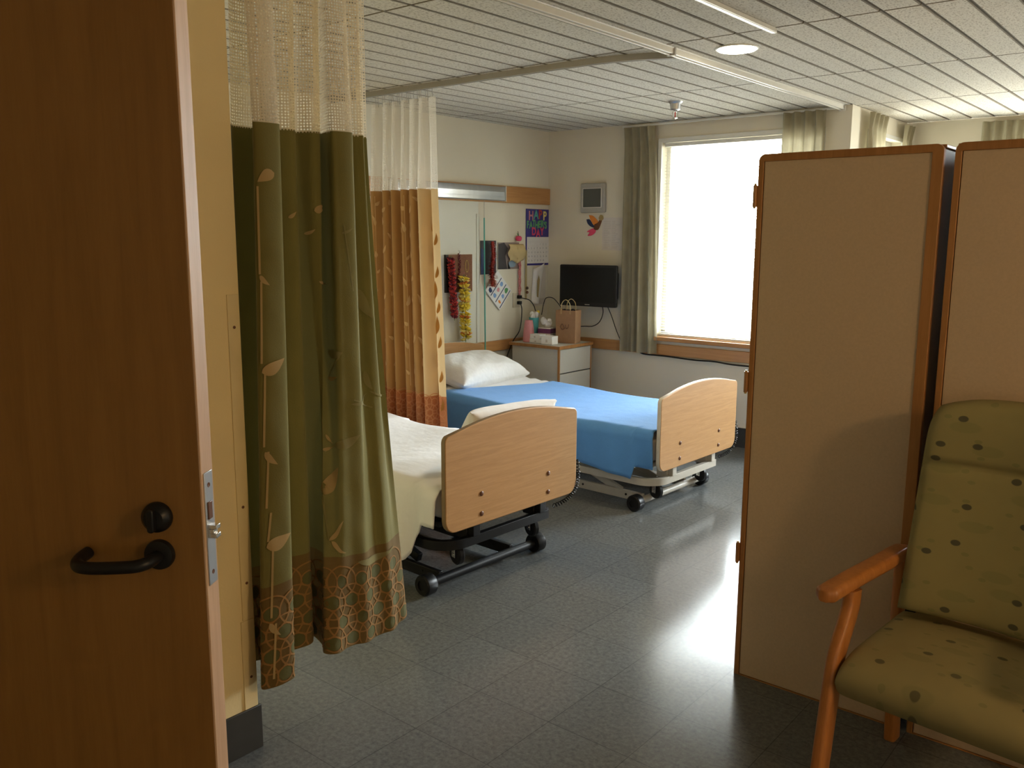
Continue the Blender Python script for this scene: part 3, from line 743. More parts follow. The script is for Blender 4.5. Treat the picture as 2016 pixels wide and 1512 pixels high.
LV = [(-4.607,1.456,-4.574,1.429,0.011),(-4.616,1.184,-4.535,1.217,0.030),(-4.613,0.955,-4.571,0.913,0.015),(-4.622,0.674,-4.537,0.696,0.035),(-4.424,0.756,-4.356,0.847,0.039),(-4.366,0.915,-4.257,0.948,0.026),(-4.414,0.897,-4.374,0.908,0.008),(-4.395,0.944,-4.374,0.919,0.008),(-4.381,1.204,-4.319,1.211,0.022),(-4.384,1.122,-4.350,1.134,0.011),(-4.292,1.047,-4.223,1.067,0.008),(-4.210,1.074,-4.145,1.045,0.005),(-4.249,1.404,-4.188,1.304,0.029),(-4.230,1.140,-4.199,1.078,0.020),(-4.394,0.607,-4.336,0.674,0.013),(-4.282,0.527,-4.135,0.529,0.021),(-4.384,0.604,-4.329,0.566,0.015),(-4.544,1.737,-4.608,1.712,0.027),(-4.407,1.637,-4.371,1.658,0.019),(-4.504,1.613,-4.477,1.631,0.009),(-4.458,1.567,-4.417,1.582,0.008),(-4.308,1.574,-4.267,1.591,0.006),(-4.409,1.423,-4.376,1.419,0.008),(-4.621,0.445,-4.585,0.399,0.013)]
def tz(z): return (1.872-z)/1.63
for i, (y0, z0, y1, z1, w) in enumerate(LV):
    a = gc.find(1, y0, tz(z0)); b = gc.find(1, y1, tz(z1), a, 0.14)
    if b == a or abs(b-a)*gc.W > 1.6*abs(y1-y0)+0.02: b = a+(y1-y0)*1.2/gc.W
    leaf(mb, gc, O, a, tz(z0), b, tz(z1), w*1.3, 4 if i in (5, 12, 13, 10, 11, 21, 8, 15) else 3)
for zs in ((1.70, 1.46), (1.44, 1.21), (1.19, 0.97), (0.955, 0.79), (0.775, 0.69), (0.66, 0.46), (0.44, 0.27)):
    u = gc.find(1, -4.600, tz(zs[0])); u2 = gc.find(1, -4.615, tz(zs[1]), u, 0.03); line(mb, gc, O, [(u, tz(zs[0])), (u2, tz(zs[1]))], 0.006, 3)
for y0, z0, y1, z1 in ((-4.36, 0.92, -4.40, 0.89), (-4.28, 1.06, -4.20, 1.02), (-4.395, 0.61, -4.42, 0.75), (-4.33, 1.20, -4.38, 1.13), (-4.30, 1.60, -4.27, 1.40)):
    u = gc.find(1, y0, tz(z0)); u2 = gc.find(1, y1, tz(z1), u, 0.15); line(mb, gc, O, [(u, tz(z0)), (u2, tz(z1))], 0.004, 4)
border(mb, gc, O, TB, 2, 5)
obj('fabric_panel', mb, ['green', 'rust', 'ringfill', 'tanleaf', 'paleleaf', 'ring'], gt, recalc=False, merge=0, smooth=60)
nc = Cloth([(2.467+a*0.55, y) for y, a in YT], [(2.467+a*0.97, y) for y, a in YT], 2.372, 1.868, fz)
obj('net_top', cloth_sheet(nc, 240, 14, O, lambda u, t: 0), 'net', gt, recalc=False, merge=0, smooth=60)
hk = MB()
def hook(P): return MB().tube([P+Vector((0, 0, -0.022)), P+Vector((0.004, 0, -0.012)), P+Vector((0, 0, 0)), P+Vector((-0.003, 0, 0.014)), P+Vector((0, 0, 0.020))], 0.0016, 6)
for i in range(9):
    obj('hook', hook(nc.P((i+0.5)/9, 0)-O+Vector((0, 0, 0.006))), 'greytrack', gt)

# golden curtain on the curved track between the beds
fr = [(0.395, .020), (0.430, .020), (0.455, -.035), (0.480, -.035), (0.505, .02), (0.545, .025), (0.560, -.03), (0.575, -.03), (0.590, .025), (0.620, .025), (0.635, -.03), (0.655, -.03),
      (0.675, .025), (0.712, .03), (0.725, -.03), (0.735, -.03), (0.750, .025), (0.795, .03), (0.810, -.03), (0.820, -.03), (0.838, .035), (0.868, .045), (0.890, -.015), (0.915, 0.01), (0.958, 0.0)]
xb = [x+(x-0.40)*0.13 for x, a in fr]
oc = Cloth([(x, -2.32-a*1.35) for x, a in fr], [(x+0.0, -2.32-a*1.55) for x, (_, a) in zip(xb, fr)], 1.842, 0.235, (0.4, -0.9), 1.0, 0.002)
O2 = Vector((0.68, -2.32, 0))
ot = thing('privacy_curtain', 'golden brown leaf-print privacy curtain with white net top between the two beds', 'curtain', O2)
TB2 = 1-0.37/1.607
U1 = 0.845
mb = cloth_sheet(oc, 260, 70, O2, lambda u, t: (1 if t > TB2 else (2 if u > U1 else 0)))
rnd = random.Random(8)
for k in range(12):
    u = 0.03+0.8*((k*0.618) % 1)
    for j in range(9):
        t = 0.04+0.79*(j+rnd.random()*0.7)/9
        if t < TB2-0.06: leaf(mb, oc, O2, u, t, u+(rnd.random()-0.5)*0.05, t-0.012-0.03*rnd.random(), 0.014+0.014*rnd.random(), 3)
    line(mb, oc, O2, [(u, 0.02), (u+0.004, TB2-0.03)], 0.004, 3)
for t in (0.12, 0.24, 0.37, 0.50, 0.63, 0.74):
    leaf(mb, oc, O2, 0.945+0.02*math.sin(t*40), t+0.035, 0.955+0.02*math.sin(t*40), t-0.035, 0.030, 4)
    leaf(mb, oc, O2, 0.975, t+0.085, 0.985, t+0.04, 0.022, 4)
border(mb, oc, O2, TB2, None, 5, 0.07)
obj('fabric_panel', mb, ['gold', 'redborder', 'creamback', 'goldleaf', 'orangeleaf', 'redring'], ot, recalc=False, merge=0, smooth=60)
nc2 = Cloth([(x-(x-0.68)*0.04, -2.32-a*0.6) for x, a in fr], [(x, -2.32-a*1.31) for x, a in fr], 2.362, 1.838, (0.4, -0.9))
obj('net_top', cloth_sheet(nc2, 220, 14, O2, lambda u, t: 0), 'net2', ot, recalc=False, merge=0, smooth=60)
for i in range(20):
    P = nc2.P((i+0.5)/20, 0); P.y = -2.32
    obj('hook', MB().tube([P-O2+Vector((0, 0, -0.018)), P-O2+Vector((0.003, 0, -0.004)), P-O2+Vector((-0.002, 0, 0.03)), P-O2+Vector((0, 0, 0.045))], 0.0017, 6), 'greytrack', ot)

# window drapes
def drape(label, axis, a0, a1, b0, b1, p, out, zt, zb, n=5, pinch=True):
    """pleated drape from a0..a1 at the heading to b0..b1 at the hem on the wall plane p; out = direction into the room"""
    top = []; mid = []; bot = []
    for i in range(n*4+1):
        k = i/(n*4); ph = i % 4
        at = (0.012, 0.045, 0.012, 0.0)[ph]; ab = (0.015, 0.075, 0.055, 0.005)[ph]
        jl = (0.0, 0.0, 0.004, -0.004)[ph]
        top.append((a0+(a1-a0)*k+jl*0.5, 0.04+at)); bot.append((b0+(b1-b0)*(k+0.012*math.sin(i*1.7))+jl, 0.035+ab*(0.8+0.3*math.sin(i*0.9))))
    def cv(L): return [((x, p+out*d) if axis == 'y' else (p+out*d, x)) for x, d in L]
    face = (0, out) if axis == 'y' else (out, 0)
    mid = [((x if i % 4 != 3 else x), d*0.55+0.02) for i, (x, d) in enumerate(top)]
    c1 = Cloth(cv(top), cv(mid), zt, zt-0.11, face); c2 = Cloth(cv(mid), cv(bot), zt-0.11, zb, face, 0.6, 0.002)
    cx = (a0+a1)/2; O = Vector((cx, p+out*0.05, zb)) if axis == 'y' else Vector((p+out*0.05, cx, zb))
    t = thing('window_drape', label, 'curtain', O)
    obj('drape_panel', cloth_sheet(c2, n*40, 40, O, lambda u, v: 0), 'drape', t, recalc=False, merge=0, smooth=70)
    obj('pleat_heading', cloth_sheet(c1, n*40, 6, O, lambda u, v: 0), 'drape', t, recalc=False, merge=0, smooth=70)
    return t
drape('sage and tan pleated drape hanging between the television and the window', 'y', 0.785, 1.062, 0.80, 1.13, 0, -1, 2.408, 0.655, 4)
drape('tan pleated drape at the window edge above the taller wardrobe corner', 'y', 2.075, 2.375, 2.06, 2.38, 0, -1, 2.415, 0.655, 4)
drape('striped drape on the sunlit return wall just past the corner', 'x', 0.20, 0.58, 0.20, 0.56, XC, 1, 2.41, 0.655, 4)
drape('short stretch of drape at the far end of the return wall', 'x', 0.98, 1.20, 0.98, 1.20, XC, 1, 2.40, 0.655, 3)
drape('tan drape on the far wall showing above the second wardrobe', 'y', 3.06, 3.42, 3.06, 3.44, YF2, -1, 2.405, 0.655, 5)
mb = MB()
for a, b_ in (((0.74, -0.035, 2.412), (2.43, -0.035, 2.422)),): mb.box((a[0], -0.042, a[2]), (b_[0], -0.028, b_[2]))
tag(obj('drape_rail', MB().box((0.76, -0.046, 2.413), (2.43, -0.030, 2.428)), 'white', bevel=0.002), 'slim white drape rail on the wall above the bright window', 'curtain rail')

# ---------------------------------------------------------------- hospital beds
def hospital_bed(label, loc, rz, dz, metal, edge, headz):
    """origin on the floor under the footboard; the bed runs towards -x"""
    t = thing('hospital_bed', label, 'bed', loc, rz, 'hospital beds in the two bays')
    W = 0.44
    def board(x, zb, zt, rise, nm):
        n = 14; pr = []
        r = 0.06
        pr += arc((W-r, zb+r), r, -90, 0, 5)
        top = []
        for i in range(n+1):
            k = i/n; top.append((W-0.03-(2*W-0.06)*k, zt+rise*(1-(2*k-1)**2)))
        pr += arc((W-0.035, zt-0.03), 0.035, 0, 62, 5) + top[1:-1] + arc((-W+0.035, zt-0.03), 0.035, 118, 180, 5)
        pr += arc((-W+r, zb+r), r, 180, 270, 5)
        mb = MB().prism(pr, (x, 0, 0), (0, 1, 0), (0, 0, 1), (0.026, 0, 0), 0, 1)
        return obj(nm, mb, ['oak', edge], t, bevel=0.005)
    zb, zt = 0.268+dz, 0.690+dz
    fb = board(-0.013, zb, zt, 0.052, 'footboard')
    for y in (-0.225, 0.225):
        for z in (zb+0.048, zb+0.138):
            obj('bolt', MB().lathe((0.013, y, z), (1, 0, 0), [(0.011, 0), (0.011, 0.003), (0.006, 0.006)], 14), 'bolt', fb)
    board(-2.185, 0.30+dz, headz, 0.045, 'headboard')
    # mattress and deck
    prf = rrect(-0.425, 0.315+dz, 0.425, 0.440+dz, 0.05)
    obj('mattress', MB().prism(prf, (-2.13, 0, 0), (0, 1, 0), (0, 0, 1), (2.09, 0, 0)), 'sheet', t, bevel=0.03)
    obj('deck', MB().box((-2.12, -0.42, 0.285+dz), (-0.05, 0.42, 0.313+dz)), metal, t, bevel=0.004)
    # U shaped bumper frame around the foot end, carried along both sides
    zf = 0.187+dz
    pth = [(-2.0, -0.40), (-0.25, -0.40)] + [(-0.25+0.17+0.11*math.sin(R(a))-0.11*0, -0.29-0.11*math.cos(R(a))) for a in range(0, 91, 15)]
    pth = [(-2.0, -0.40), (-0.16, -0.40)] + [(-0.16+0.12*math.sin(R(a)), -0.28-0.12*math.cos(R(a))) for a in range(0, 91, 15)] + [(-0.04, 0.28)]
    vv = []; ff = []
    P = [Vector((a, b, 0)) for a, b in pth]
    sec = [(-0.014, -0.021), (0.014, -0.021), (0.014, 0.021), (-0.014, 0.021)]
    for i, p_ in enumerate(P):
        tg = (P[min(i+1, len(P)-1)]-P[max(i-1, 0)]).normalized(); nn = Vector((tg.y, -tg.x, 0))
        vv += [p_+nn*a+Vector((0, 0, zf+b)) for a, b in sec]
    ff = [(i*4+j, i*4+(j+1) % 4, (i+1)*4+(j+1) % 4, (i+1)*4+j) for i in range(len(P)-1) for j in range(4)] + [(0, 1, 2, 3), tuple((len(P)-1)*4+j for j in (3, 2, 1, 0))]
    mb = MB().add(vv, ff)
    mb.box((-2.0, 0.28, zf-0.021), (-0.054, 0.308, zf+0.021))
    obj('bumper_frame', mb, metal, t, bevel=0.006)
    for y in (-0.225, 0.225):
        obj('footboard_bracket', MB().box((-0.050, y-0.022, zf+0.02), (-0.016, y+0.022, zb+0.16)).box((-0.12, y-0.03, zf+0.005), (-0.05, y+0.03, zf+0.06)), metal, t, bevel=0.003)
    obj('drive_motor', MB().prism(rrect(-0.06, zf+0.02, 0.06, zf+0.09, 0.012), (-0.55, 0.16, 0), (0, 1, 0), (0, 0, 1), (0.40, 0, 0)), 'black', t, bevel=0.004)
    # transport casters under the frame
    for x, y, sw in ((-0.13, -0.235, 0.25), (-0.13, 0.275, 0.25), (-1.95, -0.30, 0), (-1.95, 0.30, 0)):
        zc = zf-0.088; r = 0.048
        ax = Vector((math.sin(sw), math.cos(sw), 0))
        ca = obj('caster', MB().lathe(Vector((x, y, zc))-ax*0.015, ax, [(0.03, 0), (r-0.006, 0), (r, 0.006), (r, 0.024), (r-0.006, 0.030), (0.03, 0.030)], 26), 'black', t)
        fk = MB()
        for s in (-1, 1): fk.obox(Vector((x, y, zc+0.03))+ax*s*0.020, (-ax.y, ax.x, 0), ax, (0, 0, 1), (0.03, 0.003, 0.085))
        fk.obox((x, y, zc+0.068), (1, 0, 0), (0, 1, 0), (0, 0, 1), (0.04, 0.044, 0.012)); fk.lathe((x, y, zc)-Vector(ax)*0.026 if False else Vector((x, y, zc))-ax*0.024, ax, [(0.008, 0), (0.008, 0.048)], 12)
        obj('caster_fork', fk, 'chrome', ca, bevel=0.001)
    # floor rails with rollers
    xb = -0.175
    for y in (-0.285, 0.185):
        mb = MB().box((-2.0, y-0.012, 0.026), (xb-0.01, y+0.012, 0.078))
        obj('floor_rail', mb, metal, t, bevel=0.003)
        for x in (-0.30, -0.62): obj('rail_bolt', MB().lathe((x, y-0.012, 0.055), (0, -1, 0), [(0.007, 0), (0.007, 0.003)], 10), 'black', t)
    for x in (xb, -2.03): obj('cross_tube', MB().cyl((x, -0.36, 0.048), (x, 0.34, 0.048), 0.021, 18), metal, t)
    for x, y, s in ((xb, -0.36, -1), (xb, 0.34, 1), (-2.03, -0.36, -1), (-2.03, 0.34, 1)):
        obj('roller', MB().lathe((x, y-0.008*s, 0.048), (0, s, 0), [(0.024, 0), (0.044, 0.0), (0.048, 0.006), (0.048, 0.052), (0.042, 0.06), (0.024, 0.06), (0.024, 0.052)], 28), 'black', t)
    for s, x0 in ((-1, -0.45), (1, -1.55)):
        for y in (-0.25, 0.15):
            obj('lift_arm', MB().obox((x0-0.15, y, 0.14+dz*0.5), Vector((0.42, 0, s*0.15+0.0)).normalized(), (0, 1, 0), Vector((-s*0.15, 0, 0.42)).normalized(), (0.50, 0.03, 0.04)), metal, t, bevel=0.003)
    # coiled pendant cord from the far corner of the footboard to the frame end
    a, b, c = Vector((0.0, 0.457, zb+0.16)), Vector((0.035, 0.475, zb-0.03)), Vector((-0.03, 0.315, zf+0.03))
    pts = []
    n = 22*12
    for i in range(n+1):
        k = i/n; p_ = a*(1-k)**2+b*2*k*(1-k)+c*k*k
        tg = (2*(1-k)*(b-a)+2*k*(c-b)).normalized(); u = Vector((1, 0, 0)); w = tg.cross(u).normalized(); an = 2*PI*i/12
        pts.append(p_+(u*math.cos(an)+w*math.sin(an))*0.0085)
    obj('coiled_cord', MB().tube(pts, 0.0024, 6), 'black', t)
    return t
B1 = ((2.205, -3.118, 0), R(-2.5), 0.062)
B2 = ((2.265, -1.480, 0), R(-2.0), 0.0)
bed1 = hospital_bed('hospital bed on black frame, under crumpled white sheets, nearer the green curtain', *B1, 'blackmetal', 'oakedge', 0.80)
bed2 = hospital_bed('hospital bed on beige frame, under the blue blanket, nearer the window wall', *B2, 'beigemetal', 'beigeedge', 0.735)

def at_bed(B, p):
    c, s = math.cos(B[1]), math.sin(B[1])
    return (B[0][0]+p[0]*c-p[1]*s, B[0][1]+p[0]*s+p[1]*c, p[2])

def drape_sheet(name, B, label, cat, m, x0, x1, topz, hem_n, hem_f, wy, nx=70, out=0.012, thick=0.006, fold=0.012, skew=0.0, foldf=5.0, notch=None):
    """cloth over the mattress: near side hem_n(x), top z topz(x, y), far side hem_f(x)"""
    def fn(s, t):
        xs = x0+skew*max(0, min(1, (t-0.22)/0.5)); x = xs+(x1-xs)*s
        zn, zf_ = hem_n(x), hem_f(x)
        Ln = topz(x, -wy)-zn; Lf = topz(x, wy)-zf_; tot = Ln+2*wy+Lf; d = t*tot
        r = 0.035
        if d < Ln:
            k = d/Ln; q = 1-k
            y = -wy-out-fold*q*(1+math.sin(x*foldf*PI+1.0)+0.5*math.sin(x*foldf*2.3*PI)); z = zn+Ln*k
            if notch is not None and x > notch: y += 0.030*min(1, (x-notch)/0.02)*(0.25+0.75*q)
            e = (Ln-d)
            if e < r: y += (r-e)*0.45; z -= (r-e)**2/r*0.35
        elif d < Ln+2*wy:
            y = -wy+(d-Ln); z = topz(x, y)+out*0.6
            e = min(d-Ln, Ln+2*wy-d)
            if e < r: z -= (r-e)**2/r*0.35
        else:
            k = (d-Ln-2*wy)/Lf; y = wy+out+fold*k; z = topz(x, wy)-Lf*k
        return Vector((x, y, z))
    mb = MB().grid(fn, nx, 64)
    o = obj(name, mb, m, None, solid=thick, smooth=80, merge=0)
    o.location = B[0]; o.rotation_euler = (0, 0, B[1])
    return tag(o, label, cat)
z2 = lambda x, y: 0.488 + 0.025*max(0, min(1, (-x-0.95)/0.75))**1.3 - 0.008*math.sin(PI*max(0, min(1, (-x-0.4)/0.7))) + 0.006*math.sin(y*3)
hem2 = lambda x: 0.238+0.03*max(0, (-x-0.45)/1.3) - 0.035*max(0, 1-abs(x+0.165)/0.30) if x <= -0.165 else 0.275
drape_sheet('blanket', B2, 'blue woven blanket spread over the bed with the beige frame', 'blanket', 'blue', -1.74, -0.040, lambda x, y: z2(x, y)+0.012, hem2, lambda x: 0.30, 0.437, 90, fold=0.010, skew=0.30, notch=-0.165)
drape_sheet('bed_sheet', B2, 'white sheet turned back under the pillow on the bed with the blue blanket', 'sheet', 'sheet', -2.12, -1.44, lambda x, y: z2(x, y)+0.002+0.004*math.sin(x*60+y*9), lambda x: 0.36, lambda x: 0.36, 0.43, 50, fold=0.006)
z1 = lambda x, y: 0.517 + 0.012*math.sin(x*3.1)*math.sin(y*4+1) + 0.008*math.sin(x*9+y*5) + 0.02*max(0, (-x-1.1)/0.8)**1.4
def hem1(x):
    pts = ((-2.2, 0.32), (-0.60, 0.30), (-0.42, 0.27), (-0.30, 0.19), (-0.24, 0.165), (-0.20, 0.185), (-0.15, 0.31), (-0.12, 0.355), (0.1, 0.36))
    for (a, za), (b, zb_) in zip(pts, pts[1:]):
        if x <= b: k = (x-a)/(b-a); k = k*k*(3-2*k); return za+(zb_-za)*k
    return 0.36
drape_sheet('bed_sheet', B1, 'white sheet hanging loosely over the side of the black framed bed', 'sheet', 'cream_sheet', -2.08, -0.035, z1, hem1, lambda x: 0.36, 0.44, 110, fold=0.022, foldf=6.5)

def pillow(name, label, c, s, rot, m, puff=1.0):
    """soft pillow: lens shaped with pinched corners"""
    def fn(u, v, sg):
        a, b = u*2-1, v*2-1
        ex = 1-0.10*(1-abs(b)**2.0)*0 ; px = a*(1-0.07*(1-abs(b))*abs(a)**3*0-0.06*(abs(a)**4)*(1-b*b)); py = b*(1-0.07*(abs(b)**4)*(1-a*a))
        th = ((1-a**4)*(1-b**4))**0.55
        wr = 0.05*math.sin(a*9+b*4)*math.sin(b*7)*(1-abs(a)**3)
        return Vector((px*s[0]/2, py*s[1]/2, sg*(th*(1+wr)*s[2]/2*puff)+0.006*sg))
    mb = MB().grid(lambda u, v: fn(u, v, 1), 34, 28); mb.grid(lambda u, v: fn(u, v, -1), 34, 28)
    n = 34; mm = 28
    def ring_idx(o): return [o+i for i in range(n)]+[o+j*n+n-1 for j in range(1, mm)]+[o+(mm-1)*n+i for i in range(n-2, -1, -1)]+[o+j*n for j in range(mm-2, 0, -1)]
    r0, r1 = ring_idx(0), ring_idx(n*mm)
    for i in range(len(r0)):
        j = (i+1) % len(r0); mb.f.append((r0[i], r0[j], r1[j], r1[i])); mb.m.append(0)
    o = obj(name, mb, m, None, smooth=80, merge=0)
    o.location = c; o.rotation_euler = rot
    return tag(o, label, 'pillow')
pillow('pillow', 'plump white pillow at the head of the bed with the blue blanket', at_bed(B2, (-1.87, 0.04, 0.606)), (0.44, 0.74, 0.19), (0, R(13), B2[1]+R(3)), 'pillow')
pillow('pillow', 'crumpled white pillow propped up inside the footboard of the black framed bed', at_bed(B1, (-0.160, 0.10, 0.672)), (0.29, 0.56, 0.13), (R(-3), R(-58), B1[1]), 'cream_sheet')

# ---------------------------------------------------------------- bedside cabinet and what stands on it
t = thing('bedside_cabinet', 'grey laminate bedside cabinet with wood edging in the corner under the television', 'cabinet', (0.33, -0.378, 0))
obj('body', MB().box((-0.235, -0.212, 0.05), (0.235, 0.212, 0.695)), 'greylam', t, bevel=0.002)
obj('plinth', MB().box((-0.22, -0.20, 0), (0.22, 0.20, 0.05)), 'black', t)
for y in (-0.222, 0.210): obj('edge_strip', MB().box((0.235, y, 0.05), (0.253, y+0.012, 0.695)), 'wardwood', t, bevel=0.002)
obj('top', MB().box((-0.250, -0.228, 0.695), (0.256, 0.228, 0.716)), 'greylam', t, bevel=0.002)
obj('top_edging', MB().box((-0.252, -0.234, 0.693), (0.262, -0.228, 0.718)).box((0.256, -0.234, 0.693), (0.262, 0.234, 0.718)).box((-0.252, 0.228, 0.693), (0.262, 0.234, 0.718)), 'wardwood', t, bevel=0.002)
for z0, z1_ in ((0.50, 0.688), (0.29, 0.492), (0.07, 0.282)):
    d = obj('drawer', MB().box((0.236, -0.208, z0), (0.252, 0.208, z1_)), 'greylam', t, bevel=0.002)
    obj('finger_pull', MB().box((0.236, -0.208, z0-0.006), (0.248, 0.208, z0)), 'black', d)
ZT = 0.7185
t = thing('paper_bag', 'brown paper carrier bag with twine handles on the bedside cabinet', 'bag', (0.47, -0.33, ZT), R(12))
w, d_, h = 0.085, 0.055, 0.265
mb = MB()
prof = [(-w, -d_), (w, -d_), (w, d_), (-w, d_)]
mb.add([(a, b, 0) for a, b in prof]+[(a*1.02, b*1.05, h) for a, b in prof]+[(a*0.99, b*1.0, h) for a, b in prof]+[(a*0.96, b*0.94, 0.004) for a, b in prof],
       [(0, 3, 2, 1)]+[(i, (i+1) % 4, 4+(i+1) % 4, 4+i) for i in range(4)]+[(4+i, 4+(i+1) % 4, 8+(i+1) % 4, 8+i) for i in range(4)]+[(8+i, 8+(i+1) % 4, 12+(i+1) % 4, 12+i) for i in range(4)]+[(12, 13, 14, 15)])
obj('bag_body', mb, 'brownbag', t)
for y in (-d_*1.02, d_*0.98):
    obj('twine_handle', MB().tube(crom([(-0.04, y, h-0.03), (-0.036, y, h+0.05), (0, y-0.004, h+0.085), (0.036, y, h+0.05), (0.04, y, h-0.03)], 6), 0.0028, 6), 'tan', t)
mb = MB()
rnd = random.Random(3)
for i in range(9): mb.ball((rnd.uniform(-0.06, 0.06), rnd.uniform(-0.035, 0.035), h-0.035+rnd.uniform(0, 0.02)), rnd.uniform(0.016, 0.026), 10, 6, 0, (1, 1, 1.2))
mb.box((-0.07, -0.045, 0.006), (0.07, 0.045, h-0.03))
obj('dark_contents', mb, 'black', t)
mb = MB().tube(crom([(-0.045, -d_-0.004, 0.13), (-0.028, -d_-0.004, 0.155), (-0.008, -d_-0.004, 0.12), (-0.030, -d_-0.004, 0.11), (-0.045, -d_-0.004, 0.13)], 6), 0.003, 5)
mb.tube(crom([(0.0, -d_-0.004, 0.15), (0.008, -d_-0.004, 0.12), (0.022, -d_-0.004, 0.125), (0.03, -d_-0.004, 0.155)], 6), 0.003, 5)
obj('printed_mark', mb, 'bolt', t)
t = thing('jug', 'pink tapered plastic jug standing on the bedside cabinet', 'jug', (0.195, -0.50, ZT))
obj('jug_body', MB().lathe((0, 0, 0), (0, 0, 1), [(0.047, 0), (0.049, 0.006), (0.043, 0.09), (0.035, 0.155), (0.030, 0.176), (0.026, 0.176), (0.030, 0.15), (0.03, 0.14)], 28), 'pink', t)
t = thing('tumbler', 'turquoise plastic tumbler behind the pink jug', 'cup', (0.165, -0.395, ZT))
obj('cup_body', MB().lathe((0, 0, 0), (0, 0, 1), [(0.030, 0), (0.032, 0.004), (0.042, 0.19), (0.039, 0.19), (0.036, 0.15), (0.034, 0.13)], 26), 'turquoise', t)
mb = MB(); rnd = random.Random(5)
for i in range(7): mb.ball((rnd.uniform(-0.02, 0.02), rnd.uniform(-0.02, 0.02), 0.185+rnd.uniform(0, 0.035)), 0.02, 8, 6, 0, (1, 1, 1.1))
obj('crumpled_tissue', mb, 'paper', t)
obj('yellow_flower', MB().ball((0.02, 0.03, 0.235), 0.014, 8, 6).cyl((0.01, 0.01, 0.12), (0.02, 0.03, 0.23), 0.002, 5), 'yellow', t)
t = thing('tissue_box', 'purple and white tissue box with tissue pulled up beside the paper bag', 'tissue box', (0.28, -0.36, ZT), R(8))
obj('carton', MB().box((-0.058, -0.055, 0), (0.058, 0.055, 0.115)), 'lilacpaper', t, bevel=0.003)
obj('purple_band', MB().box((-0.059, -0.056, 0.068), (0.059, 0.056, 0.105)), 'violet', t)
mb = MB(); rnd = random.Random(9)
for i in range(8): mb.ball((rnd.uniform(-0.04, 0.04), rnd.uniform(-0.02, 0.02), 0.13+rnd.uniform(0, 0.055)), rnd.uniform(0.018, 0.03), 9, 6, 0, (1.1, 0.7, 1))
obj('tissue', mb, 'paper', t)
for lab, x, y, z, rz, sx, sy, sz in (('white carton lying at the bottom of the pair beside the pink jug', 0.295, -0.505, ZT, 4, 0.115, 0.075, 0.033),
                                     ('white carton stacked on another carton beside the pink jug', 0.292, -0.503, ZT+0.0335, -6, 0.11, 0.072, 0.036),
                                     ('white square carton at the front of the bedside cabinet before the paper bag', 0.425, -0.520, ZT, 3, 0.105, 0.085, 0.066)):
    t = thing('carton', lab, 'box', (x, y, z), R(rz), 'small cartons on the bedside cabinet')
    obj('carton_body', MB().box((-sx/2, -sy/2, 0), (sx/2, sy/2, sz)), 'paper', t, bevel=0.002)
    obj('printed_mark', MB().box((-0.01, -sy/2-0.0006, sz*0.25), (0.008, -sy/2-0.0001, sz*0.6)), 'faintink', t)

# ---------------------------------------------------------------- wardrobes seen from behind
def wardrobe(label, x0, x1, hinge):
    y0, y1, h = -3.27, -2.70, 1.835
    t = thing('wardrobe', label, 'wardrobe', (x0, y0, 0), 0, 'wardrobes dividing the room')
    w = x1-x0; d = y1-y0
    obj('back_panel', MB().box((0.02, 0.004, 0.005), (w-0.03, 0.018, h-0.024)), 'laminate', t, bevel=0.001)
    obj('body', MB().box((0.006, 0.0185, 0.012), (w-0.006, d-0.02, h-0.012)), 'laminate', t, bevel=0.002)
    pr = rrect(0, 0.0, w, h, 0.02, 5); r_ = 0.0
    mb = MB()
    # solid wood lipping round the back panel, rounded at the top corners
    outer = [(0, 0), (w, 0)] + arc((w-0.022, h-0.022), 0.022, 0, 90, 6) + arc((0.022, h-0.022), 0.022, 90, 180, 6)
    inner = [(0.018, 0.003), (w-0.032, 0.003)] + arc((w-0.034, h-0.026), 0.002, 0, 90, 6) + arc((0.020, h-0.026), 0.002, 90, 180, 6)
    n = len(outer); v = []
    for yy in (0.0, 0.024):
        v += [(a, yy, b) for a, b in outer] + [(a, yy, b) for a, b in inner]
    f = []
    for i in range(n):
        j = (i+1) % n
        f += [(i, j, n+j, n+i), (2*n+i, 3*n+i, 3*n+j, 2*n+j), (i, 2*n+i, 2*n+j, j), (n+i, n+j, 3*n+j, 3*n+i)]
    obj('wood_lipping', MB().add(v, f), 'wardwood', t, bevel=0.002)
    obj('top_lipping', MB().box((0.0, 0.026, h-0.011), (w, d-0.02, h)), 'wardwood', t, bevel=0.002)
    obj('door', MB().box((0.003 if hinge else -0.0285, d-0.019, 0.012), (w-0.003, d, h-0.01)), 'laminate', t, bevel=0.002)
    if hinge:
        for z in (1.70, 1.075, 0.462):
            hb = obj('hinge', MB().box((-0.003, -0.002, z-0.034), (0.0, 0.030, z+0.034)).cyl((-0.006, -0.004, z-0.036), (-0.006, -0.004, z+0.036), 0.0065, 12), 'wardwood', t)
            obj('hinge_pin', MB().cyl((-0.006, -0.004, z-0.041), (-0.006, -0.004, z+0.041), 0.004, 10), 'gold_metal', hb)
    return t
wardrobe('tall beige wardrobe with wood lipping and hinges, its free end towards the beds', 3.370, 3.936, True)
wardrobe('tall beige wardrobe with wood lipping rising directly behind the armchair', 3.966, 4.74, False)

# ---------------------------------------------------------------- armchair
t = thing('armchair', 'wood armed easy chair in faded leaf-print upholstery before the wardrobes', 'armchair', (4.197, -3.62, 0), R(-5.7))
def cushion(fn_outline, depth_fn, nu, nv): pass
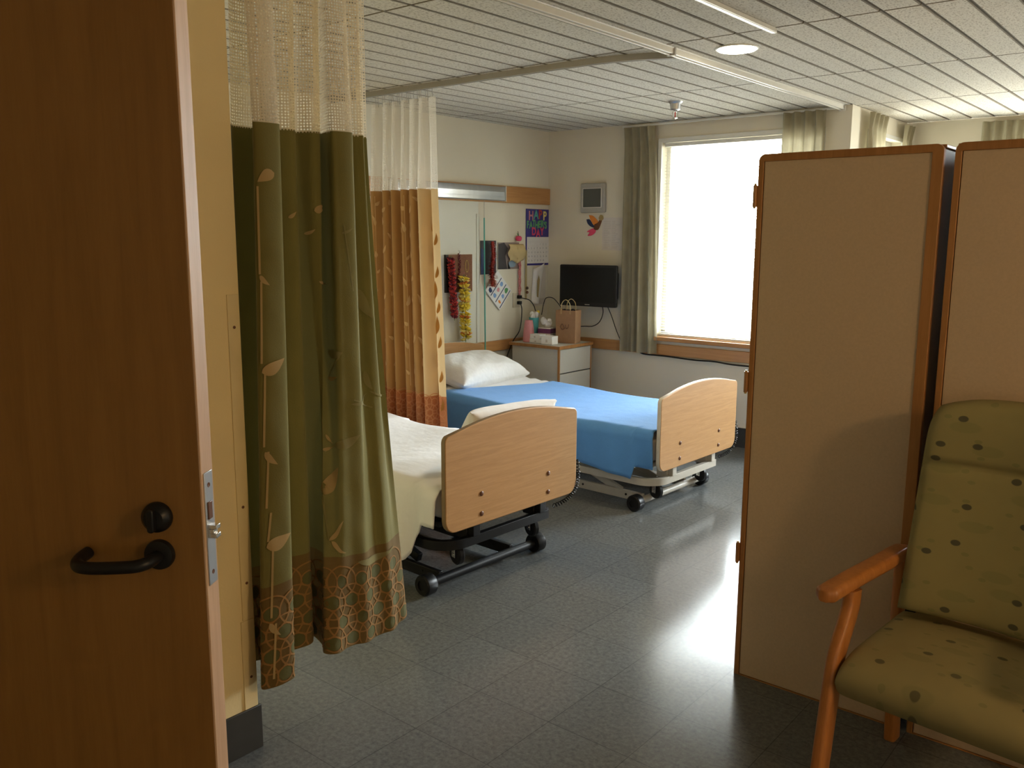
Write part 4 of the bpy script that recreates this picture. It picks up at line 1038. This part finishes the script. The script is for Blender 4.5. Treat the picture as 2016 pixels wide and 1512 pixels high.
# seat: waterfall front, slightly domed
def seat_fn(u, v, top):
    a, b = math.sin(PI/2*(u*2-1)), math.sin(PI/2*(v*2-1)); v = (b+1)/2
    x = 0.255*math.copysign(abs(a)**0.9, a) if False else 0.265*a
    y = -0.005+0.235*b
    ed = (1-abs(a)**26)*(1-abs(b)**14)
    zt = 0.468-0.012*(1-v)+0.022*(1-a*a)*(1-b*b)
    if v < 0.28: zt -= 0.030*((0.28-v)/0.28)**2.2
    zb = 0.352-0.012*(1-v)
    zm = (zt+zb)/2; k = ed**0.35
    return Vector((x*(0.985+0.015*k), y, zm+(zt-zm)*k if top else zm-(zm-zb)*k))
mb = MB().grid(lambda u, v: seat_fn(u, v, True), 36, 36); mb.grid(lambda u, v: seat_fn(u, v, False), 36, 12)
obj('seat_cushion', mb, 'chairseat', t, smooth=75, merge=0.0004)
# back: raked panel with rounded head and a seam below the head roll
def back_pt(a, z):  # a -1..1 across, z height
    k = (z-0.50)/0.62
    w = 0.245-0.012*k
    y = 0.135+0.115*k+0.02*a*a*(-1)+0.018*(1-a*a)
    return w*a, y
def back_fn(u, v, front):
    a = u*2-1; z = 0.495+0.625*v
    cr = 1.0
    zz = z
    # rounded upper corners
    lim = 0.14
    x, y = back_pt(a, z)
    if v > 0.80:
        q = (v-0.80)/0.20
        x *= math.sqrt(max(0, 1-(q**2.6)*0.19)) ; zz = z - 0.03*abs(a)**3*q
    e = (1-abs(a)**12)*(1-abs(v*2-1)**16)
    th = 0.045*e**0.4
    if front: th *= 1.0+0.25*(v > 0.70)*math.sin(PI*min(1, (v-0.70)/0.30)) ; th -= 0.014*math.exp(-((z-0.93)/0.012)**2)*min(1, e*4)
    return Vector((x, y-th if front else y+th*0.6, zz))
mb = MB().grid(lambda u, v: back_fn(u, v, True), 30, 70); mb.grid(lambda u, v: back_fn(u, v, False), 30, 40)
obj('backrest', mb, 'chairprint', t, smooth=75, merge=0.0004)
def bent(pts, w, d, n=6):
    """bent wooden member: rounded rectangular section w (across) by d swept in the y-z plane"""
    P = crom(pts, n); sec = rrect(-w/2, -d/2, w/2, d/2, min(w, d)*0.32, 3); v = []; f = []; k = len(sec)
    for i, p_ in enumerate(P):
        tg = (P[min(i+1, len(P)-1)]-P[max(i-1, 0)]).normalized(); sx = Vector((1, 0, 0)); sx = (sx-tg*sx.dot(tg)).normalized(); nn = tg.cross(sx)
        v += [p_+sx*a+nn*b for a, b in sec]
    for i in range(len(P)-1):
        for j in range(k): f.append((i*k+j, i*k+(j+1) % k, (i+1)*k+(j+1) % k, (i+1)*k+j))
    f += [tuple(range(k))[::-1], tuple((len(P)-1)*k+j for j in range(k))]
    return MB().add(v, f)
for s in (-1, 1):
    x = s*0.284
    obj('front_leg', bent([(x, -0.262, 0.0), (x, -0.235, 0.18), (x, -0.205, 0.36), (x, -0.185, 0.44), (x, -0.145, 0.51), (x, -0.118, 0.56), (x, -0.112, 0.605)], 0.034, 0.062), 'chairwood', t, smooth=50)
    obj('rear_leg', bent([(x, 0.262, 0.0), (x, 0.245, 0.2), (x, 0.235, 0.4), (x, 0.232, 0.612)], 0.034, 0.058), 'chairwood', t, smooth=50)
    P = crom([(x+s*0.035, -0.215, 0.605), (x+s*0.030, -0.185, 0.612), (x+s*0.014, -0.08, 0.626), (x+s*0.002, 0.08, 0.632), (x, 0.20, 0.632), (x-s*0.0, 0.262, 0.625)], 6)
    sec = rrect(-0.031, -0.021, 0.031, 0.019, 0.016, 5); v = []; f = []; k = len(sec); n = len(P)
    for i, p_ in enumerate(P):
        q = i/(n-1); sc = min(1, 0.45+4.5*min(q, 1-q)) if min(q, 1-q) < 0.13 else 1
        v += [p_+Vector((a*sc, 0, b*(0.6+0.4*sc))) for a, b in sec]
    for i in range(n-1):
        for j in range(k): f.append((i*k+j, i*k+(j+1) % k, (i+1)*k+(j+1) % k, (i+1)*k+j))
    f += [tuple(range(k))[::-1], tuple((n-1)*k+j for j in range(k))]
    obj('armrest', MB().add(v, f), 'chairwood', t, smooth=60)
obj('seat_rail', MB().box((-0.255, -0.10, 0.318), (-0.225, 0.24, 0.352)).box((0.225, -0.10, 0.318), (0.255, 0.24, 0.352)).box((-0.225, 0.19, 0.318), (0.225, 0.215, 0.352)), 'chairwood', t, bevel=0.003)
for xx in (-0.245, 0.215): obj('back_bracket', MB().box((xx, 0.175, 0.40), (xx+0.03, 0.205, 0.53)), 'black', t, bevel=0.002)

# ---------------------------------------------------------------- entrance door, standing open
dv = Vector((math.sin(R(56)), math.cos(R(56)), 0)); nv = Vector((dv.y, -dv.x, 0))
hin = Vector((3.281, -5.280, 0))-dv*0.905
DW, DT, DH = 0.905, 0.045, 2.105
t = thing('entry_door', 'brown veneered door standing open with black lever handle', 'door', hin, math.atan2(dv.y, dv.x))
# local: x towards the free edge, -y is the face with the lever, thickness towards +y
obj('door_leaf', MB().box((0.0, 0.0, 0.006), (DW-0.004, DT, DH)), 'doorface', t, bevel=0.001)
obj('door_edge', MB().box((DW-0.004, 0.0, 0.006), (DW, DT, DH)), 'dooredge', t, bevel=0.001)
lp = obj('lock_plate', MB().box((DW-0.001, 0.0065, 0.945), (DW+0.0018, DT-0.0065, 1.152)), 'steel', t, bevel=0.0006)
obj('latch_bolt', MB().box((DW, 0.014, 1.032), (DW+0.016, 0.031, 1.040)).box((DW, 0.013, 1.040), (DW+0.011, 0.030, 1.048)).box((DW, 0.014, 1.048), (DW+0.016, 0.031, 1.056)), 'chrome', lp, bevel=0.001)
obj('dead_bolt', MB().box((DW, 0.014, 1.066), (DW+0.0035, 0.030, 1.098)), 'bolt', lp, bevel=0.001)
for z in (0.967, 1.128): obj('screw', MB().lathe((DW+0.0018, DT/2, z), (1, 0, 0), [(0.0045, 0), (0.004, 0.0008), (0.0012, 0.0002)], 12), 'bolt', lp)
xr = DW-0.083
lv = obj('lever_rose', MB().lathe((xr, 0, 1.005), (0, -1, 0), [(0.027, 0), (0.0275, 0.004), (0.026, 0.010), (0.012, 0.012)], 36), 'black', t)
zc = 1.004
obj('lever_handle', MB().tube(crom([(xr, -0.008, zc), (xr, -0.030, zc), (xr-0.006, -0.047, zc-0.001), (xr-0.022, -0.056, zc-0.003), (xr-0.06, -0.058, zc-0.006), (xr-0.095, -0.058, zc-0.008), (xr-0.118, -0.056, zc-0.007), (xr-0.130, -0.045, zc-0.005), (xr-0.133, -0.028, zc-0.002), (xr-0.133, -0.006, zc)], 6), 0.0112, 16), 'black', lv, smooth=60)
dk = obj('deadbolt_rose', MB().lathe((xr, 0, 1.074), (0, -1, 0), [(0.027, 0), (0.0275, 0.004), (0.026, 0.012), (0.018, 0.020), (0.008, 0.021)], 36), 'black', t)
obj('thumb_turn', MB().prism(rrect(-0.006, -0.021, 0.006, 0.021, 0.005, 4), (xr, -0.020, 1.074), (1, 0, 0), (0, 0, 1), (0, -0.012, 0)), 'black', dk, bevel=0.002)
for z in (0.25, 1.05, 1.90): obj('hinge', MB().cyl((-0.004, -0.004, z-0.05), (-0.004, -0.004, z+0.05), 0.006, 12), 'steel', t)

# ---------------------------------------------------------------- television and things on the window wall
t = thing('television', 'small black television on a wall arm in the corner above the paper bag', 'television', (0.548, -0.17, 1.175), R(4))
w, h = 0.268, 0.168
obj('casing', MB().prism(rrect(-w, -h, w, h, 0.012), (0, -0.012, 0), (1, 0, 0), (0, 0, 1), (0, 0.026, 0)), 'black', t, bevel=0.004)
obj('screen', MB().box((-w+0.018, -0.0135, -h+0.034), (w-0.018, -0.0122, h-0.018)), 'screen', t)
obj('back_cover', MB().prism(rrect(-0.20, -0.12, 0.235, 0.125, 0.03), (0.02, 0.0145, 0), (1, 0, 0), (0, 0, 1), (0, 0.040, 0)), 'black', t, bevel=0.012)
obj('maker_mark', MB().box((-0.022, -0.0138, -h+0.012), (0.022, -0.0125, -h+0.018)), 'greyplastic', t)
obj('wall_arm', MB().box((-0.05, 0.056, -0.05), (0.05, 0.075, 0.05)).box((-0.018, 0.075, -0.018), (0.018, 0.150, 0.018)).box((-0.06, 0.150, -0.09), (0.06, 0.162, 0.09)), 'blackmetal', t, bevel=0.003)
def cable(name, label, pts, r=0.0035, m='black', n=8):
    o = Vector(pts[0])
    ob = obj(name, MB().tube([p-o for p in crom(pts, n)], r, 8), m); ob.location = o
    return tag(ob, label, 'cable')
cable('power_cable', 'black cable curving from the television down to the paper bag', [(0.64, -0.10, 1.03), (0.63, -0.07, 0.95), (0.575, -0.04, 0.87), (0.50, -0.03, 0.83), (0.43, -0.03, 0.825), (0.37, -0.03, 0.82)])
cable('antenna_cable', 'straight black cable slanting from the television to the wall rail', [(0.68, -0.10, 1.03), (0.71, -0.07, 0.94), (0.735, -0.03, 0.82), (0.785, -0.03, 0.725)], 0.0032)
cable('floor_cable', 'black cable drooping along the wooden rail beneath the window', [(0.96, -0.028, 0.652), (1.02, -0.03, 0.640), (1.20, -0.028, 0.640), (1.45, -0.028, 0.632), (1.62, -0.028, 0.636), (1.80, -0.028, 0.626), (2.2, -0.028, 0.632), (2.5, -0.028, 0.63)], 0.006)
t = thing('wall_speaker', 'square grey intercom box with dark grille beside the drape', 'intercom', (0.477, 0, 1.882))
obj('case', MB().prism(rrect(-0.118, -0.118, 0.118, 0.118, 0.012), (0, -0.034, 0), (1, 0, 0), (0, 0, 1), (0, 0.034, 0)), 'greyplastic', t, bevel=0.006)
mb = MB()
mb.box((-0.089, -0.037, -0.075), (0.089, -0.034, 0.075))
obj('grille', mb, 'darkgrey', t, bevel=0.001)
fr_ = MB()
for a in (((-0.092, -0.039, -0.079), (0.092, -0.034, -0.074)), ((-0.092, -0.039, 0.074), (0.092, -0.034, 0.079)), ((-0.093, -0.039, -0.074), (-0.088, -0.034, 0.074)), ((0.088, -0.039, -0.074), (0.093, -0.034, 0.074))): fr_.box(*a)
obj('grille_frame', fr_, 'white', t)
def flat(name, poly, o, u, w, d, m, parent=None, off=0.0):
    """thin card or printed patch with a real edge; o on the wall, d = thickness vector out of the wall"""
    d = Vector(d); o = Vector(o)+d.normalized()*off
    return obj(name, MB().prism(poly, o, u, w, d), m, parent)
# bird cut-out, on the far wall: u = +x, w = +z, out = -y
t = thing('paper_bird', 'colourful paper bird cut-out stuck below the intercom box', 'decoration', (0.48, 0, 1.665))
fw = dict(u=(1, 0, 0), w=(0, 0, 1), d=(0, -0.0012, 0))
flat('wing', crom([(-0.055, 0.080), (-0.01, 0.072), (0.04, 0.025), (0.045, -0.02), (0.01, -0.012), (-0.03, 0.03), (-0.055, 0.080)], 5)[:-1], (0, -0.002, 0), m='orange', parent=t, off=0.0, **fw)
flat('dark_wing', crom([(-0.078, 0.045), (-0.045, 0.045), (-0.015, 0.008), (0.015, -0.022), (-0.03, -0.015), (-0.065, 0.012), (-0.078, 0.045)], 5)[:-1], (0, -0.0035, 0), m='navy', parent=t, **fw)
flat('body', crom([(0.005, 0.005), (0.04, 0.02), (0.062, 0.058), (0.080, 0.045), (0.065, 0.0), (0.04, -0.04), (0.0, -0.035), (0.005, 0.005)], 5)[:-1], (0, -0.005, 0), m='bolt', parent=t, **fw)
flat('head', crom([(0.045, 0.055), (0.062, 0.080), (0.088, 0.072), (0.092, 0.045), (0.062, 0.035), (0.045, 0.055)], 5)[:-1], (0, -0.0065, 0), m='stain', parent=t, **fw)
flat('tail', crom([(0.02, -0.03), (-0.02, -0.030), (-0.07, -0.055), (-0.045, -0.062), (-0.062, -0.088), (-0.02, -0.085), (0.015, -0.06), (0.02, -0.03)], 5)[:-1], (0, -0.0035, 0), m='hotpink', parent=t, **fw)
def notice(name, label, x0, x1, z0, z1, rows, m='lilacpaper', ink='faintink', head=True):
    t = thing(name, label, 'notice', ((x0+x1)/2, 0, (z0+z1)/2))
    w, h = (x1-x0)/2, (z1-z0)/2
    obj('sheet', MB().box((-w, -0.0016, -h), (w, -0.0004, h)), m, t)
    mb = MB(); rnd = random.Random(int(x0*1000))
    for i in range(rows):
        z = h-0.03-(2*h-0.05)*i/max(1, rows-1)
        for a, b in ((-w*0.85, -w*0.85+w*0.75*rnd.uniform(0.5, 1)), (-w*0.05, -w*0.05+w*0.85*rnd.uniform(0.4, 1))): mb.box((a, -0.0020, z-0.002), (b, -0.0016, z+0.002))
    if rows: obj('faint_lines', mb, ink, t)
    return t
notice('notice', 'pale typed list pinned on the wall between the paper bird and the drape', 0.560, 0.755, 1.460, 1.722, 16)
notice('notice', 'blank cream sheet on the wall directly above the television', 0.520, 0.760, 1.345, 1.452, 0, 'wall')

# ---------------------------------------------------------------- the head wall: u = +y, w = +z, out = +x
hw = dict(u=(0, 1, 0), w=(0, 0, 1), d=(0.0015, 0, 0))
t = thing('bed_light', 'long brushed metal bed light mounted on the upper wooden rail', 'wall lamp', (0.02, -1.25, 1.902))
obj('housing', MB().prism([(0, -0.056), (0.030, -0.056), (0.035, -0.050), (0.035, 0.048), (0.030, 0.056), (0, 0.056)], (0, -0.615, 0), (1, 0, 0), (0, 0, 1), (0, 1.23, 0)), 'steel', t, bevel=0.003)
for y in (-0.622, 0.614): obj('end_cap', MB().prism([(0, -0.059), (0.040, -0.059), (0.040, 0.059), (0, 0.059)], (0, y, 0), (1, 0, 0), (0, 0, 1), (0, 0.008, 0)), 'white', t)
obj('lens_strip', MB().box((0.034, -0.60, -0.020), (0.0375, 0.60, 0.012)), 'steel', t)
cable('pull_cord', 'thin grey pull cord hanging beneath the metal bed light', [(0.05, -0.885, 1.842), (0.05, -0.886, 1.78), (0.05, -0.885, 1.71)], 0.0018, 'greytrack', 3)
cable('oxygen_tube', 'turquoise tube hanging straight down the wall past the headboard', [(0.05, -0.885, 1.71), (0.05, -0.882, 1.4), (0.05, -0.878, 1.0), (0.048, -0.872, 0.75), (0.045, -0.870, 0.60)], 0.0055, 'teal', 4)
struct('trim_6', MB().box((0.006, -0.930, 0.735), (0.014, -0.900, 1.74)), 'greenstrip' if False else 'wallpanel')
def card(name, label, cat, y0, y1, z0, z1, m, thick=0.004, x=0.0065):
    t = thing(name, label, cat, (x, (y0+y1)/2, (z0+z1)/2))
    obj('board', MB().box((0, (y0-y1)/2, (z0-z1)/2), (thick, (y1-y0)/2, (z1-z0)/2)), m, t, bevel=0.0008)
    return t, (y1-y0)/2, (z1-z0)/2
def blob(cx, cy, rx, ry, seed, n=9, jag=0.25):
    r = random.Random(seed); return [(cx+rx*(1-jag*r.random())*math.cos(2*PI*i/n), cy+ry*(1-jag*r.random())*math.sin(2*PI*i/n)) for i in range(n)]
t, w, h = card('cork_board', 'brown cork pin board by the golden curtain above the bed', 'pin board', -1.290, -0.990, 1.145, 1.430, 'cork', 0.012)
cm('blacktrim', (0.02, 0.016, 0.015))
obj('dark_edge', MB().box((0.0, -w-0.002, -h), (0.016, -w+0.030, h)), 'blacktrim', t)
for k_, (y, z) in enumerate(((0.02, -0.03), (0.055, -0.05), (0.08, -0.02), (0.0, -0.07), (0.05, 0.0), (0.10, -0.085))): obj('pin', MB().ball((0.014, y, z), 0.005, 8, 6), ('gold_metal', 'red', 'gold_metal', 'bolt', 'pink', 'bolt')[k_], t)
t = thing('necklace', 'dark red bead necklace hung from a metal hook on the cork board', 'necklace', (0.022, -1.155, 1.435))
obj('hook', MB().tube(crom([(-0.003, 0, 0.0), (0.012, 0, 0.004), (0.016, 0, 0.02), (0.004, 0, 0.026)], 5), 0.003, 8), 'chrome', t)
mb = MB()
for i in range(44):
    a = i/43*PI; mb.ball((0.006+0.004*math.sin(i), 0.004+0.013*math.sin(a*2)*0.6+0.006*(1 if i % 2 else -1), -0.20*math.sin(a*0.5)), 0.0055, 7, 5)
obj('beads', mb, 'maroon', t)
obj('pendant', MB().ball((0.012, 0.008, -0.19), 0.012, 10, 8, 0, (0.6, 1, 1.3)), 'chrome', t)
t = thing('bracelet', 'thin gold chain loop pinned on the right of the cork board', 'jewellery', (0.021, -1.055, 1.34))
obj('chain', MB().tube([(0.0, 0.017*math.cos(2*PI*i/30), 0.045*math.sin(2*PI*i/30)) for i in range(31)], 0.0026, 6, caps=False), 'gold_metal', t)
def lei(name, label, y, zt, zb, mats, r, x=0.045, lean=0.0, n=None, ruff=7):
    t = thing(name, label, 'garland', (x, y, zt))
    n = n or int((zt-zb)/(r*0.34)); rnd = random.Random(int(zt*1000)); mbs = [MB() for _ in mats]
    for i in range(n):
        z = -(zt-zb)*i/(n-1); cy = lean*i/(n-1)+rnd.uniform(-0.004, 0.004); mi = i % len(mats) if len(mats) < 3 else (1 if i % 7 == 2 else (2 if i % 3 == 1 else 0))
        ph = rnd.random()*6
        tl = rnd.uniform(-0.5, 0.5); tx = rnd.uniform(-0.5, 0.2)
        def petal(s, q):
            a = 2*PI*s; rr = r*q*(0.80+0.28*math.sin(ruff*a+ph)); return Vector((rr*math.cos(a)*0.8, cy+rr*math.sin(a), z-0.010*q*q+0.010*math.sin(ruff*a+ph)*q+rr*math.sin(a)*tl+rr*math.cos(a)*tx))
        mbs[mi].grid(petal, 36, 4, 0, True)
    nm = {2: ('dark_petals', 'bright_petals'), 3: ('petals', 'orange_petals', 'pale_petals')}[len(mats)]
    for k_, (mb, m) in enumerate(zip(mbs, mats)): obj(nm[k_], mb, m, t, solid=0.0012, recalc=False)
    obj('string', MB().tube([(0, 0, 0.02), (0, lean*0.5, (zb-zt)/2), (0, lean, zb-zt-0.04)], 0.002, 6), 'leafgreen', t)
    return t
lei('flower_garland', 'dark red and maroon flower garland hanging at the edge of the golden curtain', -1.268, 1.405, 0.975, ('maroon', 'red'), 0.034, 0.055, 0.035)
lei('flower_garland', 'yellow flower garland hanging over the cork board and headboard', -1.148, 1.262, 0.795, ('yellow', 'orange', 'paleyellow'), 0.052, 0.075, 0.02)
# collage boards
t, w, h = card('photo_board', 'dark photograph poster behind the red tinsel garland', 'picture', -0.880, -0.690, 1.270, 1.535, 'photo_dark', 0.004)
flat('pale_patch', blob(0.06, 0.04, 0.035, 0.085, 3), (0.004, 0, 0), m='photo_mid', parent=t, **hw)
flat('white_margin', [(0.088, -0.132), (0.095, -0.132), (0.095, 0.132), (0.088, 0.132)], (0.004, 0, 0), m='paper', parent=t, **hw)
flat('teal_patch', [(-0.095, -0.132), (-0.055, -0.132), (-0.055, 0.05), (-0.095, 0.08)], (0.004, 0, 0), m='navy', parent=t, **hw)
t = thing('tinsel_garland', 'bushy red tinsel garland hanging on the dark poster', 'garland', (0.058, -0.795, 1.52))
mb, mb2 = MB(), MB(); rnd = random.Random(12)
for i in range(900):
    k_ = i/899; z = -0.345*k_; a = rnd.random()*2*PI; rr = rnd.uniform(0.024, 0.050)*(0.8+0.5*k_*k_); c_ = Vector((0, 0.012*math.sin(k_*7), z))
    e = c_+Vector((0.75*rr*math.cos(a), rr*math.sin(a), rnd.uniform(-0.014, 0.010))); sd = Vector((-math.sin(a), math.cos(a), 0.3))*0.0065
    (mb2 if k_ > 0.80 else mb).add([c_-sd, c_+sd, e], [(0, 1, 2)])
obj('tinsel', mb, 'tinsel', t, recalc=False, merge=0); obj('tinsel_tassel', mb2, 'tinsel_tip', t, recalc=False, merge=0)
obj('core', MB().tube([(0, 0, 0.01), (0, 0.012*math.sin(2.3), -0.115), (0, 0.012*math.sin(4.7), -0.23), (0, 0.0, -0.34)], 0.012, 8), 'tinsel', t)
t, w, h = card('photo_board', 'dark collage poster partly under the tan paper and beside the calendar', 'picture', -0.672, -0.405, 1.305, 1.520, 'photo_mid', 0.004)
flat('dark_patch', [(-0.130, -0.107), (-0.02, -0.107), (-0.045, 0.0), (-0.01, 0.06), (-0.06, 0.107), (-0.130, 0.095)], (0.004, 0, 0), m='photo_dark', parent=t, **hw)
flat('blue_patch', blob(0.045, -0.065, 0.055, 0.035, 6), (0.004, 0, 0), m='photo_blue', parent=t, **hw)
flat('dark_corner', [(-0.012, -0.107), (0.02, -0.107), (-0.015, -0.04)], (0.0045, 0, 0), m='black', parent=t, **hw)
t = thing('tan_paper', 'torn tan paper curling over the collage poster', 'paper', (0.012, -0.475, 1.445))
def curl(s, q):
    y = -0.085+0.175*s+(0.018*math.sin(q*9) if s < 0.5 else 0); z = 0.062-0.145*q+0.012*math.sin(s*8)*q
    return Vector((0.012+0.022*math.sin(PI*q)*(0.4+s)+0.015*s, y, z))
obj('sheet', MB().grid(curl, 14, 12), 'tan', t, solid=0.001)
t = thing('apple_ornament', 'small red apple ornament with a dark leaf above the tan paper', 'ornament', (0.028, -0.432, 1.555))
obj('fruit', MB().lathe((0, 0, -0.024), (0, 0, 1), [(0.006, 0.0), (0.020, 0.003), (0.027, 0.018), (0.026, 0.032), (0.014, 0.042), (0.003, 0.037)], 18), 'hotpink', t)
obj('stem', MB().tube([(0, 0, 0.012), (0.002, -0.006, 0.03), (0.0, -0.012, 0.055)], 0.0028, 7), 'bolt', t)
obj('leaf', MB().prism(crom([(0, 0), (-0.012, 0.012), (-0.022, 0.030), (-0.006, 0.018), (0, 0)], 4)[:-1], (0.0, -0.002, 0.012), (0, 1, 0), (0, 0, 1), (0.002, 0, 0)), 'leafgreen', t)
# tilted picture sign
t = thing('picture_sign', 'white laminated picture card hanging tilted below the red tinsel tassel', 'sign', (0.008, -0.672, 1.137), 0)
A = R(46); u = Vector((0, math.cos(A), math.sin(A))); wv = Vector((0, -math.sin(A), math.cos(A)))
kw = dict(u=u, w=wv, d=(0.0008, 0, 0))
obj('card_sheet', MB().prism([(-0.107, -0.122), (0.107, -0.122), (0.107, 0.122), (-0.107, 0.122)], (0, 0, 0), u, wv, (0.010, 0, 0)), 'paper', t)
for z in (-0.108, -0.035, 0.045): flat('blue_rule', [(-0.095, z-0.004), (0.095, z-0.004), (0.095, z+0.004), (-0.095, z+0.004)], (0.010, 0, 0), m='navy', parent=t, **kw)
for i, (cx, cz, rx, rz, m_) in enumerate(((-0.065, 0.095, 0.025, 0.030, 'navy'), (-0.005, 0.100, 0.022, 0.025, 'skyblue'), (0.06, 0.105, 0.018, 0.018, 'faintink'), (-0.06, 0.010, 0.022, 0.024, 'skyblue'), (0.0, 0.010, 0.024, 0.022, 'pink'), (0.06, 0.012, 0.024, 0.026, 'skyblue'),
                                          (-0.06, -0.085, 0.016, 0.022, 'orange'), (0.0, -0.082, 0.024, 0.022, 'skyblue'), (0.062, -0.085, 0.026, 0.028, 'leafgreen'))):
    flat('small_picture', blob(cx, cz*0.85, rx, rz, i+20, 10, 0.4), (0.010, 0, 0), m=m_, parent=t, **kw)
# calendar
t = thing('wall_calendar', "purple calendar with multicoloured holiday lettering hung near the corner", 'calendar', (0.003, -0.150, 1.56))
obj('backing', MB().box((0, -0.160, -0.232), (0.003, 0.165, 0.236)), 'purple', t)
obj('date_page', MB().box((0.0035, -0.148, -0.215), (0.0055, 0.152, 0.005)), 'paper', t)
rows = [('HAPP', 0.102, -0.128, 0.150, ('pink', 'teal', 'red', 'paleyellow')), ("FATHER'S", 0.080, -0.152, 0.078, ('greenink',)*8), ('DAY', 0.088, -0.085, 0.010, ('hotpink',)*3)]
for txt, sz, y0, z0, cols in rows:
    y = y0
    for ch, col in zip(txt, cols):
        adv = {'H': .74, 'A': .66, 'P': .64, 'F': .58, 'T': .58, 'E': .60, 'R': .66, "'": .20, 'S': .60, 'D': .74, 'Y': .64}[ch]*sz*(0.76 if txt == "FATHER'S" else 0.95)
        up = 0.008*math.sin(y*60)
        mbx = text_mb(ch, sz, (0.0032, y, z0+0.005+up), (0, 0.82 if txt == "FATHER'S" else 0.92, 0), (0, 0, 1), 0.0012, bold=0.0035)
        obj('letter', mbx, col, t, recalc=False, solid=0.0006)
        y += adv
mb = MB()
for r_ in range(5):
    for c_ in range(7):
        d = r_*7+c_-3
        if 1 <= d <= 30: text_mb(str(d), 0.021, (0.0055, -0.135+c_*0.040, -0.062-r_*0.034), (0, 1, 0), (0, 0, 1), 0.0008, mb)
obj('date_numbers', mb, 'ink', t, recalc=False)
mb = MB()
for r_ in range(6): mb.box((0.0055, -0.140, -0.038-r_*0.034), (0.0058, 0.144, -0.0372-r_*0.034))
obj('grid_lines', mb, 'faintink', t)
# hanging magazine pages below the calendar
t = thing('hanging_pages', 'grey calendar pages curling off the wall below the purple calendar', 'paper', (0.003, -0.125, 1.145))
obj('back_page', MB().box((0, -0.085, -0.165), (0.002, 0.09, 0.165)), 'lilacpaper', t)
def page(s, q):
    y = -0.085+0.145*s*(1-0.45*q)-0.03*q; return Vector((0.004+0.035*math.sin(PI*s*0.8)*(0.4+q*0.7), y, 0.15-0.29*q+0.05*s*(1-q)))
obj('curled_page', MB().grid(page, 12, 12), 'paper', t, solid=0.0008)
flat('printed_picture', [(-0.075, -0.08), (-0.055, -0.09), (-0.035, 0.06), (-0.05, 0.10), (-0.07, 0.05)], (0.037, 0, 0), m='stain', parent=t, **hw)
flat('date_rows', [(0.0, -0.15), (0.08, -0.15), (0.08, -0.10), (0.0, -0.10)], (0.002, 0, 0), m='faintink', parent=t, **hw)
t = thing('bead_strand', 'pink bead strand hanging from the collage poster to the socket', 'bead strand', (0.02, -0.405, 1.40))
mb = MB()
for k_ in range(3):
    for i in range(30): mb.ball((0.004*math.sin(i+k_), (k_-1)*0.010+0.003*math.sin(i*0.9), -0.32*i/29), 0.0058, 6, 5)
obj('beads', mb, 'redbead', t)
t = thing('wooden_pointer', 'slim yellow ribbon with two small bells hanging left of the calendar', 'ribbon', (0.006, -0.308, 1.25))
obj('ribbon_strap', MB().box((0, -0.012, -0.205), (0.003, 0.012, 0.205)), 'stain', t)
for z, m_ in ((-0.11, 'brown'), (-0.145, 'bolt')): obj('bell', MB().ball((0.012, 0.004, z), 0.013, 12, 8), m_, t)
t.name = 'hanging_ribbon'
# socket and leads
t = thing('wall_socket', 'cream double wall socket with black plugs above the bedside cabinet', 'socket', (0.0, -0.430, 1.045))
obj('face_plate', MB().box((0, -0.046, -0.060), (0.006, 0.046, 0.060)), 'outlet', t, bevel=0.002)
for z in (-0.022, 0.026):
    obj('plug', MB().prism(rrect(-0.018, -0.014, 0.018, 0.014, 0.006, 4), (0.006, 0.022, z), (0, 1, 0), (0, 0, 1), (0.028, 0, 0)), 'black', t, bevel=0.003)
cable('bed_lead', 'black lead falling from the wall socket beside the pillow to the floor', [(0.034, -0.408, 1.02), (0.05, -0.412, 0.95), (0.05, -0.44, 0.80), (0.045, -0.53, 0.70), (0.04, -0.63, 0.50), (0.04, -0.66, 0.2), (0.04, -0.67, 0.01)], 0.0042)
cable('cabinet_lead', 'black lead looping from the wall socket to the tumbler on the cabinet', [(0.034, -0.408, 1.065), (0.06, -0.40, 1.06), (0.09, -0.36, 1.045), (0.115, -0.335, 1.00), (0.125, -0.325, 0.955)], 0.0038)
cable('charger_lead', 'black charger lead arching between the tissue box and the paper bag', [(0.14, -0.26, 0.92), (0.10, -0.18, 1.01), (0.10, -0.14, 1.055), (0.16, -0.12, 1.05), (0.27, -0.16, 0.98), (0.33, -0.22, 0.94)], 0.0036)
